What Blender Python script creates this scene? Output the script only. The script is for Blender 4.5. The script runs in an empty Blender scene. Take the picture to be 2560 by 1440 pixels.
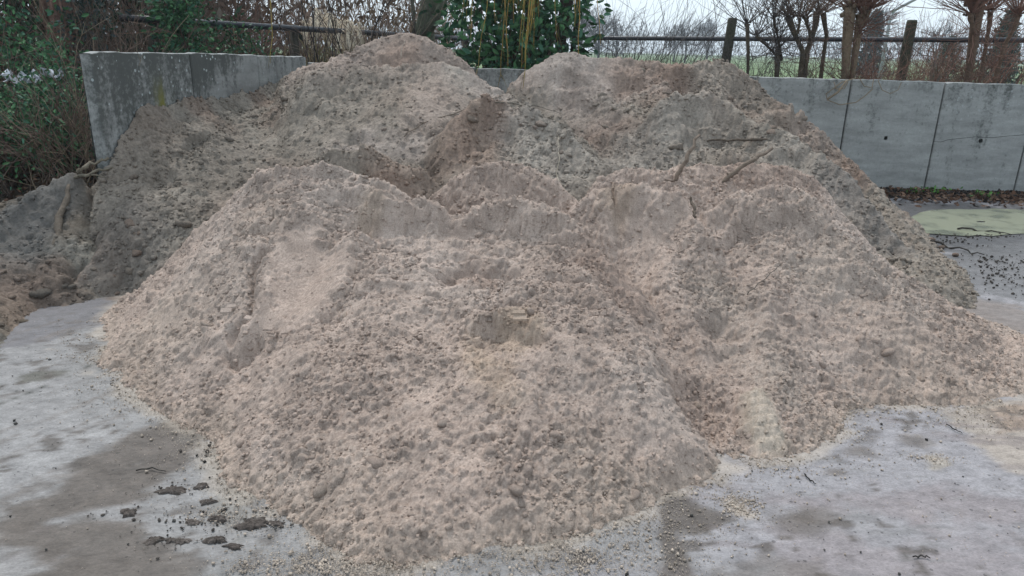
import bpy, math, random
import numpy as np
from mathutils import Vector

# ------------------------------------------------------------------ camera, light, exposure
scene = bpy.context.scene
COL = scene.collection
PITCH, ROLL, FOC, EYE = math.radians(18.43), math.radians(1.26), 1800.0, 1.6
Fw = np.array([0, math.cos(PITCH), -math.sin(PITCH)])
U0 = np.array([0, math.sin(PITCH), math.cos(PITCH)])
R0 = np.array([1.0, 0, 0])
Rt = R0 * math.cos(ROLL) + U0 * math.sin(ROLL)
Up = U0 * math.cos(ROLL) - R0 * math.sin(ROLL)
CAM = np.array([0, 0, EYE])
cd = bpy.data.cameras.new('camera')
cam = bpy.data.objects.new('camera', cd)
COL.objects.link(cam)
cd.sensor_width = 36.0
cd.lens = 36.0 * FOC / 2560.0
cd.clip_start = 0.05
cd.clip_end = 3000.0
from mathutils import Matrix
M = Matrix(((Rt[0], Up[0], -Fw[0], 0), (Rt[1], Up[1], -Fw[1], 0), (Rt[2], Up[2], -Fw[2], EYE), (0, 0, 0, 1)))
cam.matrix_world = M
scene.camera = cam

SUN_EL, SUN_AZ = math.radians(60), math.radians(-28)      # high veiled sun beyond the heaps, to the left
world = bpy.data.worlds.new('World')
scene.world = world
world.use_nodes = True
wn = world.node_tree.nodes
wl = world.node_tree.links
wn.clear()
sky = wn.new('ShaderNodeTexSky')
sky.sky_type = 'NISHITA'
sky.sun_disc = False
sky.sun_elevation = SUN_EL
sky.sun_rotation = SUN_AZ
sky.air_density = 1.0
sky.dust_density = 2.0
mixw = wn.new('ShaderNodeMix')
mixw.data_type = 'RGBA'
mixw.inputs[0].default_value = 0.82
mixw.inputs[7].default_value = (7.6, 8.8, 9.7, 1)          # the even grey-white of a cloud deck
bg = wn.new('ShaderNodeBackground')
bg.inputs[1].default_value = 0.075
wo = wn.new('ShaderNodeOutputWorld')
wl.new(sky.outputs[0], mixw.inputs[6])
wl.new(mixw.outputs[2], bg.inputs[0])
wl.new(bg.outputs[0], wo.inputs[0])
sd = bpy.data.lights.new('sun', 'SUN')
sd.energy = 1.5
sd.angle = math.radians(10)
sd.color = (1.0, 0.97, 0.93)
sun = bpy.data.objects.new('sun', sd)
COL.objects.link(sun)
sdir = Vector((math.cos(SUN_EL) * math.sin(SUN_AZ), math.cos(SUN_EL) * math.cos(SUN_AZ), math.sin(SUN_EL)))
sun.rotation_euler = sdir.to_track_quat('Z', 'Y').to_euler()
scene.view_settings.view_transform = 'Standard'
scene.view_settings.look = 'None'
scene.view_settings.gamma = 1
scene.view_settings.exposure = 0.9
scene.view_settings.use_curve_mapping = False

rng = np.random.default_rng(7)
random.seed(7)


# ------------------------------------------------------------------ geometry helpers
def ray(u, v):
    return Fw + (u - 1280) / FOC * Rt + (720 - v) / FOC * Up


def at(u, v, Y):
    r = ray(u, v)
    return CAM + r * (Y / r[1])


def gnd(u, v, z=0.0):
    r = ray(u, v)
    return CAM + r * ((z - EYE) / r[2])


def tag(o, label=None, cat=None, group=None, kind=None):
    if label:
        o['label'] = label
    if cat:
        o['category'] = cat
    if group:
        o['group'] = group
    if kind:
        o['kind'] = kind
    return o


def empty(name, loc=(0, 0, 0), **k):
    o = bpy.data.objects.new(name, None)
    COL.objects.link(o)
    o.location = loc
    o.empty_display_size = 0.1
    return tag(o, **k)


def build(name, V, F, mat, parent=None, tint=None, smooth=True, **k):
    """one mesh object from arrays; F may be an (n,4)/(n,3) array or a list of such arrays"""
    V = np.asarray(V, dtype=np.float32)
    if parent is not None:
        V = V - np.array(parent.location, dtype=np.float32)
    Fs = F if isinstance(F, list) else [F]
    Fs = [np.asarray(f, dtype=np.int32) for f in Fs if len(f)]
    me = bpy.data.meshes.new(name)
    me.vertices.add(len(V))
    me.vertices.foreach_set('co', V.ravel())
    loops = np.concatenate([f.ravel() for f in Fs])
    tot = np.concatenate([np.full(len(f), f.shape[1], dtype=np.int32) for f in Fs])
    start = np.concatenate([[0], np.cumsum(tot)[:-1]]).astype(np.int32)
    me.loops.add(len(loops))
    me.loops.foreach_set('vertex_index', loops)
    me.polygons.add(len(tot))
    me.polygons.foreach_set('loop_start', start)
    me.polygons.foreach_set('loop_total', tot)
    me.polygons.foreach_set('use_smooth', np.full(len(tot), smooth))
    me.update(calc_edges=True)
    if tint is not None:
        t = np.asarray(tint, dtype=np.float32)
        if t.ndim == 1:
            t = np.tile(t, (len(V), 1))
        c = np.ones((len(V), 4), dtype=np.float32)
        c[:, :t.shape[1]] = t
        a = me.color_attributes.new('Tint', 'FLOAT_COLOR', 'POINT')
        a.data.foreach_set('color', c.ravel())
    me.materials.append(mat)
    o = bpy.data.objects.new(name, me)
    COL.objects.link(o)
    if parent is not None:
        o.parent = parent
    return tag(o, **k)


# ------------------------------------------------------------------ numpy noise
_T = np.random.default_rng(3).random((256, 256)).astype(np.float32)


def vnoise(x, y):
    xi = np.floor(x).astype(np.int64)
    yi = np.floor(y).astype(np.int64)
    fx = (x - xi).astype(np.float32)
    fy = (y - yi).astype(np.float32)
    fx = fx * fx * (3 - 2 * fx)
    fy = fy * fy * (3 - 2 * fy)
    a = _T[xi & 255, yi & 255]
    b = _T[(xi + 1) & 255, yi & 255]
    c = _T[xi & 255, (yi + 1) & 255]
    d = _T[(xi + 1) & 255, (yi + 1) & 255]
    return (a * (1 - fx) + b * fx) * (1 - fy) + (c * (1 - fx) + d * fx) * fy * 1.0


def fbm(x, y, scale, octv=4, seed=0.0, gain=0.5):
    s = 0
    amp = 1.0
    tot = 0
    fx, fy = x / scale + seed * 17.3, y / scale + seed * 9.1
    for i in range(octv):
        s = s + amp * (vnoise(fx, fy) - 0.5) * 2
        tot += amp
        amp *= gain
        fx, fy = (fx * 0.8 - fy * 0.6) * 2.03 + 5.2, (fx * 0.6 + fy * 0.8) * 2.03 + 1.3
    return s / tot


def ridged(x, y, scale, octv=3, seed=0.0):
    s = 0
    amp = 1
    tot = 0
    fx, fy = x / scale + seed * 11.7, y / scale + seed * 5.3
    for i in range(octv):
        s = s + amp * (1 - np.abs(vnoise(fx, fy) - 0.5) * 4)
        tot += amp
        amp *= 0.5
        fx, fy = (fx * 0.8 - fy * 0.6) * 2.1 + 3.2, (fx * 0.6 + fy * 0.8) * 2.1 + 7.3
    return s / tot


def seg_dist(X, Y, P):
    """distance to an open polyline P (n,2)"""
    best = np.full(X.shape, 1e9)
    for (x0, y0), (x1, y1) in zip(P[:-1], P[1:]):
        dx, dy = x1 - x0, y1 - y0
        L = dx * dx + dy * dy + 1e-12
        t = np.clip(((X - x0) * dx + (Y - y0) * dy) / L, 0, 1)
        best = np.minimum(best, (X - x0 - t * dx) ** 2 + (Y - y0 - t * dy) ** 2)
    return np.sqrt(best)


def inside(X, Y, P):
    r = np.zeros(X.shape, bool)
    n = len(P)
    for i in range(n):
        x0, y0 = P[i]
        x1, y1 = P[(i + 1) % n]
        if y0 == y1:
            continue
        c = ((y0 > Y) != (y1 > Y)) & (X < (x1 - x0) * (Y - y0) / (y1 - y0) + x0)
        r ^= c
    return r


def poly_mask(X, Y, P, soft):
    """1 inside, falling to 0 over +-soft metres about the outline"""
    P = [tuple(p[:2]) for p in P]
    d = seg_dist(X, Y, P + [P[0]])
    d = np.where(inside(X, Y, P), d, -d)
    return np.clip(d / soft * 0.5 + 0.5, 0, 1)


def sstep(a, b, x):
    t = np.clip((x - a) / (b - a), 0, 1)
    return t * t * (3 - 2 * t)


# ------------------------------------------------------------------ materials
def new_mat(name):
    m = bpy.data.materials.new(name)
    m.use_nodes = True
    nt = m.node_tree
    b = nt.nodes['Principled BSDF']
    return m, nt, b


def N(nt, t, **k):
    n = nt.nodes.new(t)
    for a, v in k.items():
        setattr(n, a, v)
    return n


def tint_mat(name, rough=0.9, scale=40.0, var=0.35, bump=0.3, bdist=0.01, spec=0.2, scale2=None, base=None, transl=0.0):
    """colour from the Tint attribute (or base), broken up by noise, with a fine bump"""
    m, nt, b = new_mat(name)
    tc = N(nt, 'ShaderNodeTexCoord')
    if base is None:
        src = N(nt, 'ShaderNodeVertexColor', layer_name='Tint').outputs[0]
    else:
        rgb = N(nt, 'ShaderNodeRGB')
        rgb.outputs[0].default_value = (*base, 1)
        src = rgb.outputs[0]
    no = N(nt, 'ShaderNodeTexNoise')
    no.inputs['Scale'].default_value = scale
    no.inputs['Detail'].default_value = 6
    no.inputs['Roughness'].default_value = 0.65
    nt.links.new(tc.outputs['Object'], no.inputs['Vector'])
    mr = N(nt, 'ShaderNodeMapRange')
    mr.inputs[1].default_value = 0.3
    mr.inputs[2].default_value = 0.7
    mr.inputs[3].default_value = 1 - var
    mr.inputs[4].default_value = 1 + var
    nt.links.new(no.outputs[0], mr.inputs[0])
    mul = N(nt, 'ShaderNodeVectorMath', operation='SCALE')
    nt.links.new(src, mul.inputs[0])
    nt.links.new(mr.outputs[0], mul.inputs['Scale'])
    out = mul.outputs[0]
    if scale2:
        n2 = N(nt, 'ShaderNodeTexNoise')
        n2.inputs['Scale'].default_value = scale2
        n2.inputs['Detail'].default_value = 3
        nt.links.new(tc.outputs['Object'], n2.inputs['Vector'])
        m2 = N(nt, 'ShaderNodeMapRange')
        m2.inputs[1].default_value = 0.3
        m2.inputs[2].default_value = 0.7
        m2.inputs[3].default_value = 0.8
        m2.inputs[4].default_value = 1.18
        nt.links.new(n2.outputs[0], m2.inputs[0])
        mm = N(nt, 'ShaderNodeVectorMath', operation='SCALE')
        nt.links.new(out, mm.inputs[0])
        nt.links.new(m2.outputs[0], mm.inputs['Scale'])
        out = mm.outputs[0]
    nt.links.new(out, b.inputs['Base Color'])
    b.inputs['Roughness'].default_value = rough
    b.inputs['Specular IOR Level'].default_value = spec
    if bump:
        bp = N(nt, 'ShaderNodeBump')
        bp.inputs['Strength'].default_value = bump
        bp.inputs['Distance'].default_value = bdist
        nb = N(nt, 'ShaderNodeTexNoise')
        nb.inputs['Scale'].default_value = scale * 1.7
        nb.inputs['Detail'].default_value = 5
        nb.inputs['Roughness'].default_value = 0.7
        nt.links.new(tc.outputs['Object'], nb.inputs['Vector'])
        nt.links.new(nb.outputs[0], bp.inputs['Height'])
        nt.links.new(bp.outputs[0], b.inputs['Normal'])
    if transl:
        b.inputs['Subsurface Weight'].default_value = 0.0
    return m


MAT = {}
MAT['sand'] = tint_mat('sand', rough=0.95, scale=130, var=0.26, bump=0.9, bdist=0.008, spec=0.1, scale2=9)
MAT['soil'] = tint_mat('soil', rough=0.95, scale=45, var=0.3, bump=0.8, bdist=0.02, spec=0.12, scale2=5)
MAT['bark'] = tint_mat('bark', rough=0.9, scale=30, var=0.35, bump=0.7, bdist=0.02)
MAT['twig'] = tint_mat('twig', rough=0.8, scale=12, var=0.3, bump=0)
MAT['leaf'] = tint_mat('leaf', rough=0.62, scale=6, var=0.2, bump=0, spec=0.25)
MAT['dry'] = tint_mat('dry_leaf', rough=0.8, scale=30, var=0.25, bump=0)
MAT['pipe'] = tint_mat('pipe', rough=0.45, scale=20, var=0.25, bump=0.1, base=(0.022, 0.025, 0.032), spec=0.5)
MAT['hole'] = tint_mat('hole', rough=1, base=(0.012, 0.012, 0.012), bump=0)
MAT['wire'] = tint_mat('wire', rough=0.6, base=(0.06, 0.065, 0.06), bump=0)
MAT['lamp'] = tint_mat('lamp_metal', rough=0.5, base=(0.33, 0.36, 0.38), bump=0, scale=4, var=0.1)
MAT['scrap'] = tint_mat('scrap', rough=0.5, base=(0.55, 0.56, 0.6), scale=12, bump=0.1)


def wall_material():
    m, nt, b = new_mat('wall_concrete')
    L = nt.links.new
    vc = N(nt, 'ShaderNodeVertexColor', layer_name='Tint')    # r moss/grime amount, g algae yellow, b random per panel
    sep = N(nt, 'ShaderNodeSeparateColor')
    L(vc.outputs[0], sep.inputs[0])
    geo = N(nt, 'ShaderNodeNewGeometry')
    mp = N(nt, 'ShaderNodeMapping')
    mp.inputs['Scale'].default_value = (1, 1, 0.18)
    L(geo.outputs['Position'], mp.inputs[0])
    st = N(nt, 'ShaderNodeTexNoise')                            # vertical streaks
    st.inputs['Scale'].default_value = 7
    st.inputs['Detail'].default_value = 6
    st.inputs['Roughness'].default_value = 0.6
    L(mp.outputs[0], st.inputs['Vector'])
    mp2 = N(nt, 'ShaderNodeMapping')
    mp2.inputs['Scale'].default_value = (0.5, 0.5, 2.2)
    L(geo.outputs['Position'], mp2.inputs[0])
    cl = N(nt, 'ShaderNodeTexNoise')                            # casting clouds, slightly horizontal
    cl.inputs['Scale'].default_value = 4
    cl.inputs['Detail'].default_value = 9
    cl.inputs['Roughness'].default_value = 0.68
    L(mp2.outputs[0], cl.inputs['Vector'])
    fi = N(nt, 'ShaderNodeTexNoise')
    fi.inputs['Scale'].default_value = 26
    fi.inputs['Detail'].default_value = 8
    fi.inputs['Roughness'].default_value = 0.7
    L(geo.outputs['Position'], fi.inputs['Vector'])
    r1 = N(nt, 'ShaderNodeValToRGB')
    r1.color_ramp.elements[0].position = 0.3
    r1.color_ramp.elements[0].color = (0.19, 0.192, 0.188, 1)
    r1.color_ramp.elements[1].position = 0.72
    r1.color_ramp.elements[1].color = (0.345, 0.35, 0.34, 1)
    L(cl.outputs[0], r1.inputs[0])
    # grime mix
    ad = N(nt, 'ShaderNodeMath', operation='ADD')
    L(sep.outputs[0], ad.inputs[0])
    s1 = N(nt, 'ShaderNodeMath', operation='MULTIPLY_ADD')
    s1.inputs[1].default_value = 1.5
    s1.inputs[2].default_value = -0.75
    L(st.outputs[0], s1.inputs[0])
    L(s1.outputs[0], ad.inputs[1])
    s2 = N(nt, 'ShaderNodeMath', operation='MULTIPLY_ADD')
    s2.inputs[1].default_value = 2.0
    s2.inputs[2].default_value = -1.0
    L(fi.outputs[0], s2.inputs[0])
    ad2 = N(nt, 'ShaderNodeMath', operation='ADD')
    L(ad.outputs[0], ad2.inputs[0])
    L(s2.outputs[0], ad2.inputs[1])
    gr = N(nt, 'ShaderNodeMapRange')
    gr.inputs[1].default_value = 0.25
    gr.inputs[2].default_value = 0.75
    gr.inputs[4].default_value = 0.92
    L(ad2.outputs[0], gr.inputs[0])
    gm = N(nt, 'ShaderNodeMix', data_type='RGBA')
    gm.inputs[7].default_value = (0.062, 0.066, 0.062, 1)
    L(gr.outputs[0], gm.inputs[0])
    L(r1.outputs[0], gm.inputs[6])
    # yellow algae
    al = N(nt, 'ShaderNodeMath', operation='MULTIPLY')
    L(sep.outputs[1], al.inputs[0])
    am = N(nt, 'ShaderNodeMapRange')
    am.inputs[1].default_value = 0.42
    am.inputs[2].default_value = 0.6
    L(st.outputs[0], am.inputs[0])
    L(am.outputs[0], al.inputs[1])
    amx = N(nt, 'ShaderNodeMix', data_type='RGBA')
    amx.inputs[7].default_value = (0.17, 0.16, 0.03, 1)
    L(al.outputs[0], amx.inputs[0])
    L(gm.outputs[2], amx.inputs[6])
    # pale lichen specks and efflorescence
    vo = N(nt, 'ShaderNodeTexVoronoi')
    vo.inputs['Scale'].default_value = 15
    L(geo.outputs['Position'], vo.inputs['Vector'])
    lt = N(nt, 'ShaderNodeMath', operation='LESS_THAN')
    lt.inputs[1].default_value = 0.17
    L(vo.outputs['Distance'], lt.inputs[0])
    lg = N(nt, 'ShaderNodeMath', operation='GREATER_THAN')
    lg.inputs[1].default_value = 0.35
    sc = N(nt, 'ShaderNodeSeparateColor')
    L(vo.outputs['Color'], sc.inputs[0])
    L(sc.outputs[0], lg.inputs[0])
    l2 = N(nt, 'ShaderNodeMath', operation='MULTIPLY')
    L(lt.outputs[0], l2.inputs[0])
    L(lg.outputs[0], l2.inputs[1])
    l3 = N(nt, 'ShaderNodeMath', operation='MULTIPLY')
    L(l2.outputs[0], l3.inputs[0])
    L(sep.outputs[0], l3.inputs[1])
    lm = N(nt, 'ShaderNodeMix', data_type='RGBA')
    lm.inputs[7].default_value = (0.42, 0.46, 0.46, 1)
    L(l3.outputs[0], lm.inputs[0])
    L(amx.outputs[2], lm.inputs[6])
    # fine mottling
    fm = N(nt, 'ShaderNodeMapRange')
    fm.inputs[1].default_value = 0.3
    fm.inputs[2].default_value = 0.7
    fm.inputs[3].default_value = 0.86
    fm.inputs[4].default_value = 1.12
    L(fi.outputs[0], fm.inputs[0])
    fs = N(nt, 'ShaderNodeVectorMath', operation='SCALE')
    L(lm.outputs[2], fs.inputs[0])
    L(fm.outputs[0], fs.inputs['Scale'])
    L(fs.outputs[0], b.inputs['Base Color'])
    b.inputs['Roughness'].default_value = 0.8
    b.inputs['Specular IOR Level'].default_value = 0.25
    bp = N(nt, 'ShaderNodeBump')
    bp.inputs['Strength'].default_value = 0.35
    bp.inputs['Distance'].default_value = 0.01
    L(fi.outputs[0], bp.inputs['Height'])
    L(bp.outputs[0], b.inputs['Normal'])
    return m


MAT['wall'] = wall_material()


def ground_material():
    """concrete yard: Tint rgb is its own colour (stains, mud film), Tint alpha the wetness"""
    m, nt, b = new_mat('yard_concrete')
    L = nt.links.new
    vc = N(nt, 'ShaderNodeVertexColor', layer_name='Tint')
    geo = N(nt, 'ShaderNodeNewGeometry')
    mp = N(nt, 'ShaderNodeMapping')
    mp.inputs['Scale'].default_value = (1, 1.6, 1)
    mp.inputs['Rotation'].default_value = (0, 0, 0.3)
    L(geo.outputs['Position'], mp.inputs[0])
    n1 = N(nt, 'ShaderNodeTexNoise')
    n1.inputs['Scale'].default_value = 9
    n1.inputs['Detail'].default_value = 9
    n1.inputs['Roughness'].default_value = 0.7
    L(mp.outputs[0], n1.inputs['Vector'])
    n2 = N(nt, 'ShaderNodeTexNoise')
    n2.inputs['Scale'].default_value = 90
    n2.inputs['Detail'].default_value = 4
    n2.inputs['Roughness'].default_value = 0.7
    L(mp.outputs[0], n2.inputs['Vector'])
    a = N(nt, 'ShaderNodeMapRange')
    a.inputs[1].default_value = 0.3
    a.inputs[2].default_value = 0.7
    a.inputs[3].default_value = 0.72
    a.inputs[4].default_value = 1.2
    L(n1.outputs[0], a.inputs[0])
    c = N(nt, 'ShaderNodeMapRange')
    c.inputs[1].default_value = 0.3
    c.inputs[2].default_value = 0.7
    c.inputs[3].default_value = 0.74
    c.inputs[4].default_value = 1.2
    L(n2.outputs[0], c.inputs[0])
    mu = N(nt, 'ShaderNodeMath', operation='MULTIPLY')
    L(a.outputs[0], mu.inputs[0])
    L(c.outputs[0], mu.inputs[1])
    # sparse dark pits and pale grit
    vo = N(nt, 'ShaderNodeTexVoronoi')
    vo.inputs['Scale'].default_value = 42
    L(geo.outputs['Position'], vo.inputs['Vector'])
    sc = N(nt, 'ShaderNodeSeparateColor')
    L(vo.outputs['Color'], sc.inputs[0])
    thr = N(nt, 'ShaderNodeMath', operation='MULTIPLY')
    thr.inputs[1].default_value = 0.32
    L(sc.outputs[1], thr.inputs[0])
    lt = N(nt, 'ShaderNodeMath', operation='LESS_THAN')
    L(vo.outputs['Distance'], lt.inputs[0])
    L(thr.outputs[0], lt.inputs[1])
    gt = N(nt, 'ShaderNodeMath', operation='GREATER_THAN')
    gt.inputs[1].default_value = 0.86
    L(sc.outputs[0], gt.inputs[0])
    pm = N(nt, 'ShaderNodeMath', operation='MULTIPLY')
    L(lt.outputs[0], pm.inputs[0])
    L(gt.outputs[0], pm.inputs[1])
    pd = N(nt, 'ShaderNodeMath', operation='MULTIPLY_ADD')
    pd.inputs[1].default_value = -0.5
    pd.inputs[2].default_value = 1.0
    L(pm.outputs[0], pd.inputs[0])
    mu2 = N(nt, 'ShaderNodeMath', operation='MULTIPLY')
    L(mu.outputs[0], mu2.inputs[0])
    L(pd.outputs[0], mu2.inputs[1])
    v = N(nt, 'ShaderNodeVectorMath', operation='SCALE')
    L(vc.outputs[0], v.inputs[0])
    L(mu2.outputs[0], v.inputs['Scale'])
    L(v.outputs[0], b.inputs['Base Color'])
    ro = N(nt, 'ShaderNodeMapRange')
    ro.inputs[3].default_value = 0.88
    ro.inputs[4].default_value = 0.38
    wa = N(nt, 'ShaderNodeMath', operation='MULTIPLY_ADD')
    wa.inputs[1].default_value = 0.7
    L(n1.outputs[0], wa.inputs[0])
    wb = N(nt, 'ShaderNodeMath', operation='SUBTRACT')
    L(vc.outputs[1], wb.inputs[0])
    wb.inputs[1].default_value = 0.35
    L(wb.outputs[0], wa.inputs[2])
    L(wa.outputs[0], ro.inputs[0])
    L(ro.outputs[0], b.inputs['Roughness'])
    b.inputs['Specular IOR Level'].default_value = 0.35
    bp = N(nt, 'ShaderNodeBump')
    bp.inputs['Strength'].default_value = 0.55
    bp.inputs['Distance'].default_value = 0.006
    mx = N(nt, 'ShaderNodeMath', operation='ADD')
    L(n1.outputs[0], mx.inputs[0])
    L(n2.outputs[0], mx.inputs[1])
    mx2 = N(nt, 'ShaderNodeMath', operation='SUBTRACT')
    L(mx.outputs[0], mx2.inputs[0])
    L(pm.outputs[0], mx2.inputs[1])
    L(mx2.outputs[0], bp.inputs['Height'])
    L(bp.outputs[0], b.inputs['Normal'])
    return m


MAT['yard'] = ground_material()

# ------------------------------------------------------------------ heap shapes
WALL_A = np.array([-2.94, 5.2])       # near end of the side wall (inner face)
WALL_B = np.array([-2.50, 8.95])      # corner with the back wall
BACK_Y = 8.95


def wall_x(y):
    return WALL_A[0] + (y - WALL_A[1]) * (WALL_B[0] - WALL_A[0]) / (WALL_B[1] - WALL_A[1])


def onwall(u, v):
    r = ray(u, v)
    s = (WALL_B[0] - WALL_A[0]) / (WALL_B[1] - WALL_A[1])
    # CAM + t r : x = a + s (y - y0)
    t = (WALL_A[0] - s * WALL_A[1]) / (r[0] - s * r[1])
    return CAM + r * t


def G(*px):
    return [tuple(gnd(u, v)[:2]) for u, v in px]


def C(*pxy):
    return [tuple(at(*q)) for q in pxy]


MOUNDS = []


def mound(heap, crest, foot, k=1.0, e=0.03):
    MOUNDS.append((heap, np.array(crest), foot, k, e))


# front heap of pale sand: five tipped loads run together
mound('front', C((300, 765, 4.35), (420, 665, 4.25), (540, 562, 4.15), (640, 462, 4.0), (700, 436, 3.95), (800, 428, 3.95), (880, 432, 3.95), (960, 455, 3.9), (1040, 490, 3.85), (1090, 518, 3.8)),
      G((300, 770), (262, 800), (240, 905), (330, 970), (440, 1028), (530, 1075), (600, 1170)) + [(-.85, 2.7), (-.62, 3.15), (-.38, 3.5), (-.1, 3.95), (-.2, 4.8), (-1.6, 5.0), (-2.6, 4.8)], 0.93)
mound('front', C((880, 585, 3.6), (950, 535, 3.78), (1050, 522, 3.85), (1200, 522, 3.85), (1350, 538, 3.8), (1450, 560, 3.7), (1530, 620, 3.5)),
      G((530, 1085), (590, 1170), (700, 1260), (770, 1320), (860, 1375), (1000, 1400), (1150, 1372), (1330, 1348), (1500, 1312), (1640, 1243), (1740, 1208), (1800, 1150)) + [(1.15, 3.0), (.85, 3.6), (.6, 4.1), (0.2, 4.4), (-.7, 4.4), (-1.15, 4.0), (-1.4, 3.2)], 0.8)
mound('front', C((1080, 500, 4.3), (1140, 440, 4.35), (1240, 418, 4.4), (1300, 420, 4.4), (1360, 445, 4.35), (1400, 485, 4.3)),
      [(-1.1, 4.0), (-.3, 3.6), (.55, 3.7), (1.0, 4.2), (.8, 5.0), (0, 5.4), (-.8, 5.2), (-1.2, 4.4)], 1.0)
mound('front', C((1400, 512, 4.0), (1450, 470, 4.1), (1540, 457, 4.15), (1620, 462, 4.15), (1700, 482, 4.1), (1740, 530, 4.0)),
      [(0.2, 3.9), (0.5, 3.3), (0.72, 2.75), (0.95, 2.6), (1.25, 2.8), (1.55, 3.5), (1.65, 4.4), (1.1, 5.1), (.1, 5.0)], 0.95)
mound('front', C((1770, 525, 4.1), (1840, 477, 4.2), (1930, 460, 4.25), (1990, 472, 4.25), (2040, 507, 4.2), (2085, 562, 4.1), (2150, 622, 4.0), (2250, 700, 3.9), (2400, 800, 3.8), (2520, 893, 3.65)),
      G((1810, 1130), (1900, 1140), (1960, 1130), (2060, 1055), (2085, 1015), (2200, 1005), (2440, 1012), (2600, 970)) + [(3.15, 3.7), (3.1, 4.1), (2.9, 4.5), (2.5, 4.9), (1.9, 5.2), (.9, 4.9), (.7, 4.0), (.85, 3.1)], 0.9)
mound('front', C((1480, 452, 5.0), (1700, 440, 5.1), (1850, 427, 5.2), (1960, 427, 5.3), (2035, 455, 5.3)),
      [(0.2, 5.0), (.5, 4.25), (1.9, 4.2), (2.6, 4.55), (2.9, 5.3), (2.4, 6.0), (.4, 6.0)], 1.0)
# tall heap on the left, up against the side wall
wc = [tuple(onwall(u, v)) for u, v in ((240, 445), (270, 392), (340, 292), (467, 264), (560, 252), (640, 234), (700, 214))]
mound('left', wc + C((760, 172, 7.3), (830, 168, 7.1)),
      G((320, 735), (200, 742)) + [(-3.0, 4.75), (-3.5, 5.0), (-3.9, 6), (-3.6, 8.9), (-1.0, 8.9), (.2, 7.5), (.4, 5.5), (.2, 4.5), (-.5, 4.2), (-1.5, 4.1), (-2.2, 4.3)], 0.9)
mound('left', C((775, 170, 6.6), (900, 180, 6.65), (1060, 172, 6.7), (1150, 187, 6.7), (1240, 228, 6.7), (1310, 275, 6.5), (1400, 330, 6.2)),
      [(-2.4, 4.5), (-1.5, 4.2), (-.3, 4.3), (.8, 4.6), (1.5, 5.2), (1.3, 7.4), (.6, 8.5), (-2.2, 8.8), (-2.7, 6.5)], 1.0)
mound('left', C((835, 146, 7.2), (920, 112, 7.3), (980, 87, 7.35), (1060, 98, 7.35), (1110, 119, 7.35), (1165, 162, 7.3), (1200, 195, 7.2)),
      [(-3.2, 6.6), (-2.5, 5.8), (-1.2, 5.3), (-.2, 5.6), (.5, 6.6), (.4, 8.2), (-1, 9.6), (-3.0, 9.4)], 1.0)
mound('left', C((1110, 284, 5.65), (1190, 256, 5.8), (1290, 263, 5.8), (1360, 297, 5.7), (1430, 352, 5.5), (1500, 420, 5.3)),
      [(-.75, 4.3), (-.85, 5.5), (-.7, 6.6), (.8, 6.6), (1.4, 5.6), (1.2, 4.7), (.4, 4.3)], 0.9)
mound('left', C((590, 490, 4.75), (700, 430, 4.95), (820, 392, 5.1), (940, 385, 5.12), (1070, 380, 5.2)),
      [(-2.5, 4.6), (-1.9, 4.45), (-1.4, 4.65), (-.5, 4.7), (-.4, 5.6), (-1., 6), (-2.3, 6.0)], 0.95)
# rear heap on the right
mound('right', C((1245, 214, 7.5), (1290, 177, 7.6), (1350, 157, 7.6), (1430, 145, 7.6), (1560, 157, 7.7), (1650, 163, 7.7), (1740, 161, 7.7), (1800, 162, 7.7), (1850, 182, 7.7), (1900, 230, 7.55), (1940, 270, 7.4), (2010, 292, 7.3), (2100, 382, 7.0), (2190, 482, 6.6), (2250, 562, 6.2), (2310, 630, 5.85)),
      [(-.4, 5.2), (.6, 4.6), (2.0, 4.5), (2.95, 4.6), (3.2, 4.95), (3.4, 5.3), (3.55, 5.6), (3.75, 6.2), (3.98, 7.0), (3.9, 7.8), (3.5, 8.9), (-.4, 8.9), (-.6, 6.5)], 0.95)
mound('right', C((1640, 247, 6.6), (1700, 240, 6.7), (1760, 247, 6.7), (1880, 302, 6.4), (1960, 332, 6.2), (2030, 382, 6.0), (2120, 472, 5.7), (2200, 562, 5.4), (2270, 640, 5.15)),
      [(.9, 4.7), (2.6, 4.3), (3.15, 4.6), (3.35, 5.1), (3.35, 6), (3.1, 7.2), (2.4, 7.8), (1.2, 7.6), (.8, 6)], 0.95)
# low muddy bank at the far left
mound('bank', C((235, 440, 5.15), (185, 434, 5.1), (120, 458, 5.05), (70, 502, 4.9), (20, 545, 4.75), (-60, 610, 4.5), (-120, 720, 4.0)),
      G((320, 728), (230, 747), (130, 758), (62, 800), (32, 832), (-60, 900)) + [(-3.9, 2.9), (-5.0, 3.2), (-5.3, 4.8), (-4.5, 6.0), (-3.2, 6.0)], 0.85)

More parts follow.
